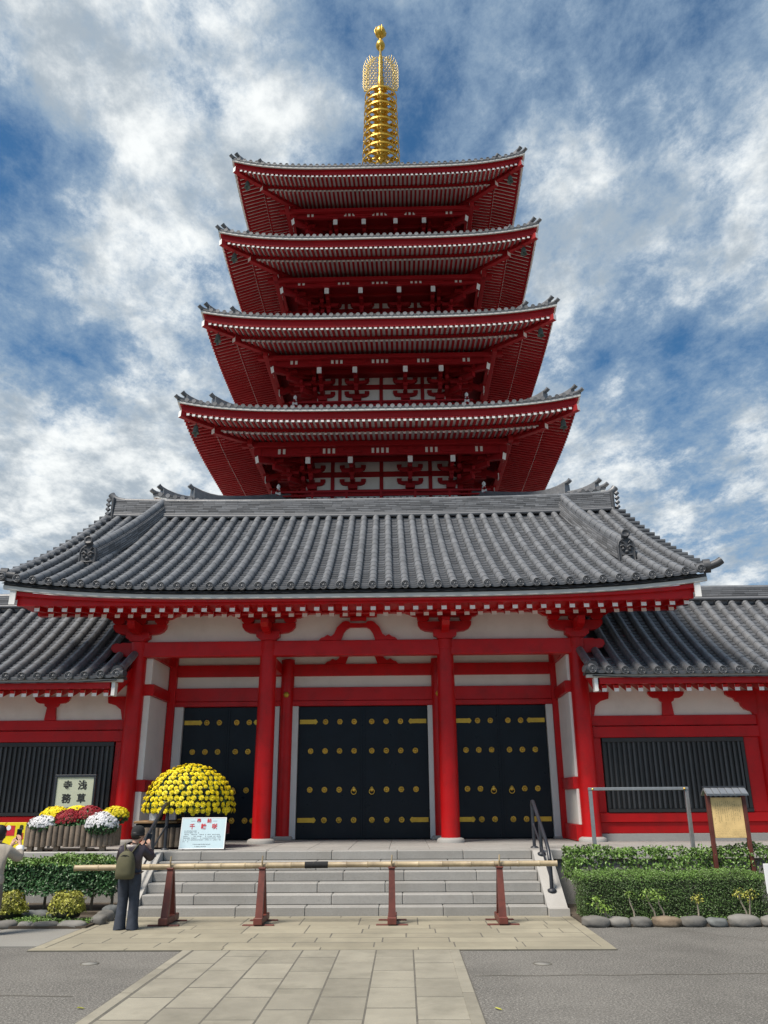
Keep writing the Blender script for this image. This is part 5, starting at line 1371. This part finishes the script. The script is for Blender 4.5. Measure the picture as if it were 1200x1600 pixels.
def woman():
    ox, oy = -3.065, 13.20
    t = thing('person', 'person in dark down jacket and black cap photographing the dome with a phone', 'person', (ox, oy, 0)); M = Matrix.Translation((ox, oy, 0))
    hd = Vector((.055, .03, 1.315))
    N = {'pel': ((0, 0, .74), (.09, .06)), 'wai': ((0, .0, .90), (.115, .085)), 'che': ((0, .0, 1.05), (.135, .09)), 'nb': ((.01, .01, 1.165), (.06, .055)), 'nk': ((.03, .015, 1.215), .048),
         'h1': ((.05, .03, 1.26), (.066, .075)), 'h2': (tuple(hd+Vector((0, .0, .02))), (.078, .090)), 'h3': ((.058, .03, 1.385), (.06, .068)),
         'sl': ((-.15, 0, 1.125), .055), 'el': ((-.20, .08, .93), .042), 'lwrist': ((-.02, .30, 1.10), .026),
         'sr': ((.155, 0, 1.125), .055), 'er': ((.262, .09, .98), .044), 'rwrist': ((.195, .20, 1.13), .027),
         'hl': ((-.075, 0, .68), .066), 'kl': ((-.085, .012, .40), .050), 'al': ((-.092, 0, .08), .036), 'tl': ((-.10, .13, .03), .032),
         'hr': ((.075, 0, .68), .066), 'kr': ((.085, .012, .40), .050), 'ar': ((.092, 0, .08), .036), 'tr': ((.10, .13, .03), .032)}
    E = [('pel', 'wai'), ('wai', 'che'), ('che', 'nb'), ('nb', 'nk'), ('nk', 'h1'), ('h1', 'h2'), ('h2', 'h3'), ('che', 'sl'), ('sl', 'el'), ('el', 'lwrist'), ('che', 'sr'), ('sr', 'er'), ('er', 'rwrist'),
         ('pel', 'hl'), ('hl', 'kl'), ('kl', 'al'), ('al', 'tl'), ('pel', 'hr'), ('hr', 'kr'), ('kr', 'ar'), ('ar', 'tr')]
    finger_set(N, E, 'r', N['rwrist'][0], (-.35, .35, .9), (-.8, .2, -.3), (-.4, .6, .1)); finger_set(N, E, 'l', N['lwrist'][0], (.5, .25, .8), (.6, -.3, -.3), (.2, .6, .1))
    body = skin('body', N, E, SKIN, t, 'pel', 2, M); head(body, hd+Vector((ox, oy, 0)), (.75, .66, -.05), .082)
    J = {'hem': ((0, 0, .70), (.168, .130)), 'pel': ((0, 0, .80), (.170, .130)), 'wai': ((0, 0, .93), (.155, .115)), 'che': ((0, .0, 1.06), (.165, .118)), 'nb': ((.01, .005, 1.15), (.10, .08)), 'nk': ((.022, .01, 1.205), (.068, .064)),
         'sl': ((-.16, 0, 1.11), .078), 'el': ((-.215, .09, .92), .068), 'lw': ((-.045, .27, 1.065), .046), 'sr': ((.165, 0, 1.11), .080), 'ur': ((.225, .05, 1.04), .076), 'er': ((.272, .09, .97), .070), 'mr': ((.24, .145, 1.04), .062), 'rw': ((.205, .19, 1.10), .046)}
    skin('jacket', J, [('hem', 'pel'), ('pel', 'wai'), ('wai', 'che'), ('che', 'nb'), ('nb', 'nk'), ('che', 'sl'), ('sl', 'el'), ('el', 'lw'), ('che', 'sr'), ('sr', 'ur'), ('ur', 'er'), ('er', 'mr'), ('mr', 'rw')], DOWN, t, 'wai', 2, M)
    tr = MB()
    for q in (-1, 1):
        sec = []
        for z, cx_, cy_, rx, ry in ((.86, .045, 0, .10, .115), (.76, .066, 0, .098, .115), (.66, .078, .0, .094, .105), (.52, .082, .008, .082, .088), (.40, .084, .012, .074, .078), (.25, .088, .008, .074, .08), (.12, .092, .004, .080, .092), (.025, .096, .006, .088, .108)):
            sec.append([(ox+q*cx_+rx*cos(a)*(1+.05*sin(5*a+z*31)), oy+cy_+ry*sin(a)*(1+.05*sin(4*a-z*27)), z+.012*sin(3*a+q)) for a in [2*pi*k/20 for k in range(20)]])
        tr.strip(sec, sm=True)
    put('trousers', tr, JEAN, t)
    for q in (-1, 1):
        put('shoe', MB().strip([[(ox+q*.09+a*w, oy+y, z) for a, z in ((-1, 0), (1, 0), (1, h*.6), (.5, h), (-.5, h), (-1, h*.6))] for y, w, h in ((-.09, .030, .05), (-.05, .044, .075), (.03, .046, .075), (.12, .046, .055), (.17, .03, .035))]), KNIT, t)
    c = hd+Vector((ox, oy, 0))
    put('hair', MB().lathe([(0, -.065), (.045, -.062), (.070, -.04), (.084, .0), (.086, .04), (.05, .07), (0, .075)], c+Vector((-.016, -.018, -.004)), 16), HAIR, t)
    cap = MB().lathe([(.094, -.022), (.100, .005), (.101, .035), (.094, .075), (.070, .108), (.035, .124), (0, .128)], c+Vector((-.004, 0, .012)), 18)
    cap.lathe([(.093, -.026), (.101, -.020), (.104, -.004), (.099, .006)], c+Vector((-.004, 0, .012)), 18)
    for k in range(3): cap.add([c+Vector((.05+.02*k*0, .06, .012)), c+Vector((.115, .055, 0)), c+Vector((.105, .11, -.004)), c+Vector((.05, .11, .004))], [(0,1,2,3)]) if k == 0 else None
    put('knit_cap', cap, KNIT, t)
    # what is held and carried
    p = thing('phone', 'black phone held up in front of the person in the down jacket', 'phone', (ox+.135, oy+.25, 1.24))
    Mp = Matrix.Translation((ox+.150, oy+.262, 1.245)) @ Matrix.Rotation(.25, 4, 'Y') @ Matrix.Rotation(-.15, 4, 'X')
    b = MB().cbox(-.040, .040, -.006, .006, -.085, .085, .004); put('case', MB().add([Mp @ Vector(v) for v in b.v], b.f), BLKM, p)
    b = MB().box(-.035, .035, -.0075, -.0065, -.078, .078); put('screen', MB().add([Mp @ Vector(v) for v in b.v], b.f), BLACK, p)
    bp = thing('backpack', 'olive green backpack on the back of the person in the down jacket', 'backpack', (ox-.02, oy-.17, .74))
    secs = []
    for z, w, d in ((.715, .115, .075), (.73, .135, .095), (.80, .140, .105), (.92, .132, .10), (1.0, .118, .092), (1.055, .092, .078), (1.09, .055, .055), (1.10, .02, .02)):
        secs.append([(ox-.03+w*abs(cos(a))**.7*(1 if cos(a) > 0 else -1), oy-.17+d*abs(sin(a))**.7*(1 if sin(a) > 0 else -1), z) for a in [2*pi*k/20 for k in range(20)]])
    put('pack', MB().strip(secs, sm=True), OLIVE, bp)
    put('zip', MB().tube([(ox-.03+.105*cos(a), oy-.262+abs(cos(a))*.03, .93+.115*sin(a)) for a in [pi*k/12 for k in range(13)]], .006, 5), KNIT, bp)
    put('top_handle', MB().tube([(ox-.06, oy-.14, 1.085), (ox-.03, oy-.145, 1.125), (ox, oy-.14, 1.085)], .009, 6), OLIVE, bp)
    for q in (-1, 1): put('strap', MB().tube([(ox-.02+q*.05, oy-.12, 1.07), (ox+q*.085, oy-.105, 1.15), (ox+q*.105, oy-.04, 1.19), (ox+q*.115, oy+.07, 1.14), (ox+q*.12, oy+.10, 1.0), (ox+q*.14, oy+.02, .86), (ox-.02+q*.11, oy-.10, .78)], .020, 6, flat=.5), OLIVE, bp)
woman()
def man():
    ox, oy = -4.93, 12.72
    t = thing('person', 'person in beige coat cut off by the left edge raising a phone', 'person', (ox, oy, 0)); M = Matrix.Translation((ox, oy, 0))
    hd = Vector((.02, .03, 1.37))
    N = {'pel': ((0, 0, .78), (.13, .10)), 'wai': ((0, .0, .94), (.12, .09)), 'che': ((0, .0, 1.09), (.145, .095)), 'nb': ((0, .01, 1.21), (.06, .055)), 'nk': ((.01, .015, 1.255), .048),
         'h1': ((.018, .03, 1.31), (.066, .075)), 'h2': (tuple(hd), (.078, .090)), 'h3': ((.02, .03, 1.44), (.058, .066)),
         'sl': ((-.16, 0, 1.16), .055), 'el': ((-.22, .12, 1.02), .044), 'lwrist': ((.06, .34, 1.17), .027), 'sr': ((.165, 0, 1.16), .055), 'er': ((.26, .16, 1.03), .045), 'rwrist': ((.215, .29, 1.20), .028),
         'hl': ((-.075, 0, .72), .085), 'kl': ((-.085, .02, .42), .056), 'al': ((-.085, 0, .08), .038), 'tl': ((-.10, .13, .03), .032), 'hr': ((.075, 0, .72), .085), 'kr': ((.075, .02, .42), .056), 'ar': ((.085, 0, .08), .038), 'tr': ((.10, .13, .03), .032)}
    E = [('pel', 'wai'), ('wai', 'che'), ('che', 'nb'), ('nb', 'nk'), ('nk', 'h1'), ('h1', 'h2'), ('h2', 'h3'), ('che', 'sl'), ('sl', 'el'), ('el', 'lwrist'), ('che', 'sr'), ('sr', 'er'), ('er', 'rwrist'),
         ('pel', 'hl'), ('hl', 'kl'), ('kl', 'al'), ('al', 'tl'), ('pel', 'hr'), ('hr', 'kr'), ('kr', 'ar'), ('ar', 'tr')]
    finger_set(N, E, 'r', N['rwrist'][0], (-.3, .1, .95), (-.9, .2, -.2), (-.5, .5, .1)); finger_set(N, E, 'l', N['lwrist'][0], (.3, .1, .95), (.8, -.1, -.2), (.5, .5, .1))
    body = skin('body', N, E, SKIN, t, 'pel', 2, M); head(body, hd+Vector((ox, oy, 0)), (.25, .95, 0), .082)
    c = hd+Vector((ox, oy, 0))
    put('hair', MB().lathe([(.05, -.10), (.086, -.07), (.096, -.01), (.096, .04), (.078, .085), (.045, .108), (0, .115)], c+Vector((-.012, -.022, .0)), 18), HAIR, t)
    J = {'hem': ((.01, 0, .62), (.20, .16)), 'pel': ((0, 0, .78), (.175, .135)), 'wai': ((0, 0, .95), (.16, .12)), 'che': ((0, .0, 1.10), (.172, .12)), 'nb': ((.0, .005, 1.19), (.10, .08)), 'nk': ((.006, .01, 1.245), (.066, .062)),
         'sl': ((-.17, 0, 1.145), .082), 'el': ((-.235, .12, 1.0), .074), 'lw': ((.03, .31, 1.13), .052), 'sr': ((.175, .02, 1.145), .084), 'ur': ((.23, .09, 1.07), .082), 'er': ((.285, .165, 1.01), .080), 'mr': ((.255, .22, 1.08), .066), 'rw': ((.228, .262, 1.14), .056)}
    skin('coat', J, [('hem', 'pel'), ('pel', 'wai'), ('wai', 'che'), ('che', 'nb'), ('nb', 'nk'), ('che', 'sl'), ('sl', 'el'), ('el', 'lw'), ('che', 'sr'), ('sr', 'ur'), ('ur', 'er'), ('er', 'mr'), ('mr', 'rw')], BEIGE, t, 'wai', 2, M)
    put('cuff', MB().tube([(ox+.240, oy+.245, 1.105), (ox+.222, oy+.275, 1.165)], .060, 14), WPAINT, t)
    S = {'a': ((0, 0, .80), (.15, .12)), 'b': ((.0, 0, .60), (.185, .15)), 'c': ((0, 0, .35), (.19, .155)), 'd': ((0, 0, .22), (.18, .15))}
    skin('skirt', S, [('a', 'b'), ('b', 'c'), ('c', 'd')], TAUPE, t, 'a', 2, M)
    for q in (-1, 1):
        put('shoe', MB().strip([[(ox+q*.09+a*w, oy+y, z) for a, z in ((-1, 0), (1, 0), (1, h*.6), (.5, h), (-.5, h), (-1, h*.6))] for y, w, h in ((-.09, .034, .09), (-.05, .048, .11), (.03, .048, .09), (.12, .048, .06), (.17, .03, .035))]), KNIT, t)
    p = thing('phone', 'dark phone held up by the person in the beige coat', 'phone', (ox+.14, oy+.36, 1.33)); b = MB().cbox(-.04, .04, -.005, .005, -.08, .08, .004)
    Mp = Matrix.Translation((ox+.150, oy+.355, 1.335))
    put('case', MB().add([Mp @ Vector(v) for v in b.v], b.f), BLKM, p); b = MB().box(-.035, .035, -.0065, -.0055, -.073, .073); put('screen', MB().add([Mp @ Vector(v) for v in b.v], b.f), BLACK, p)
man()
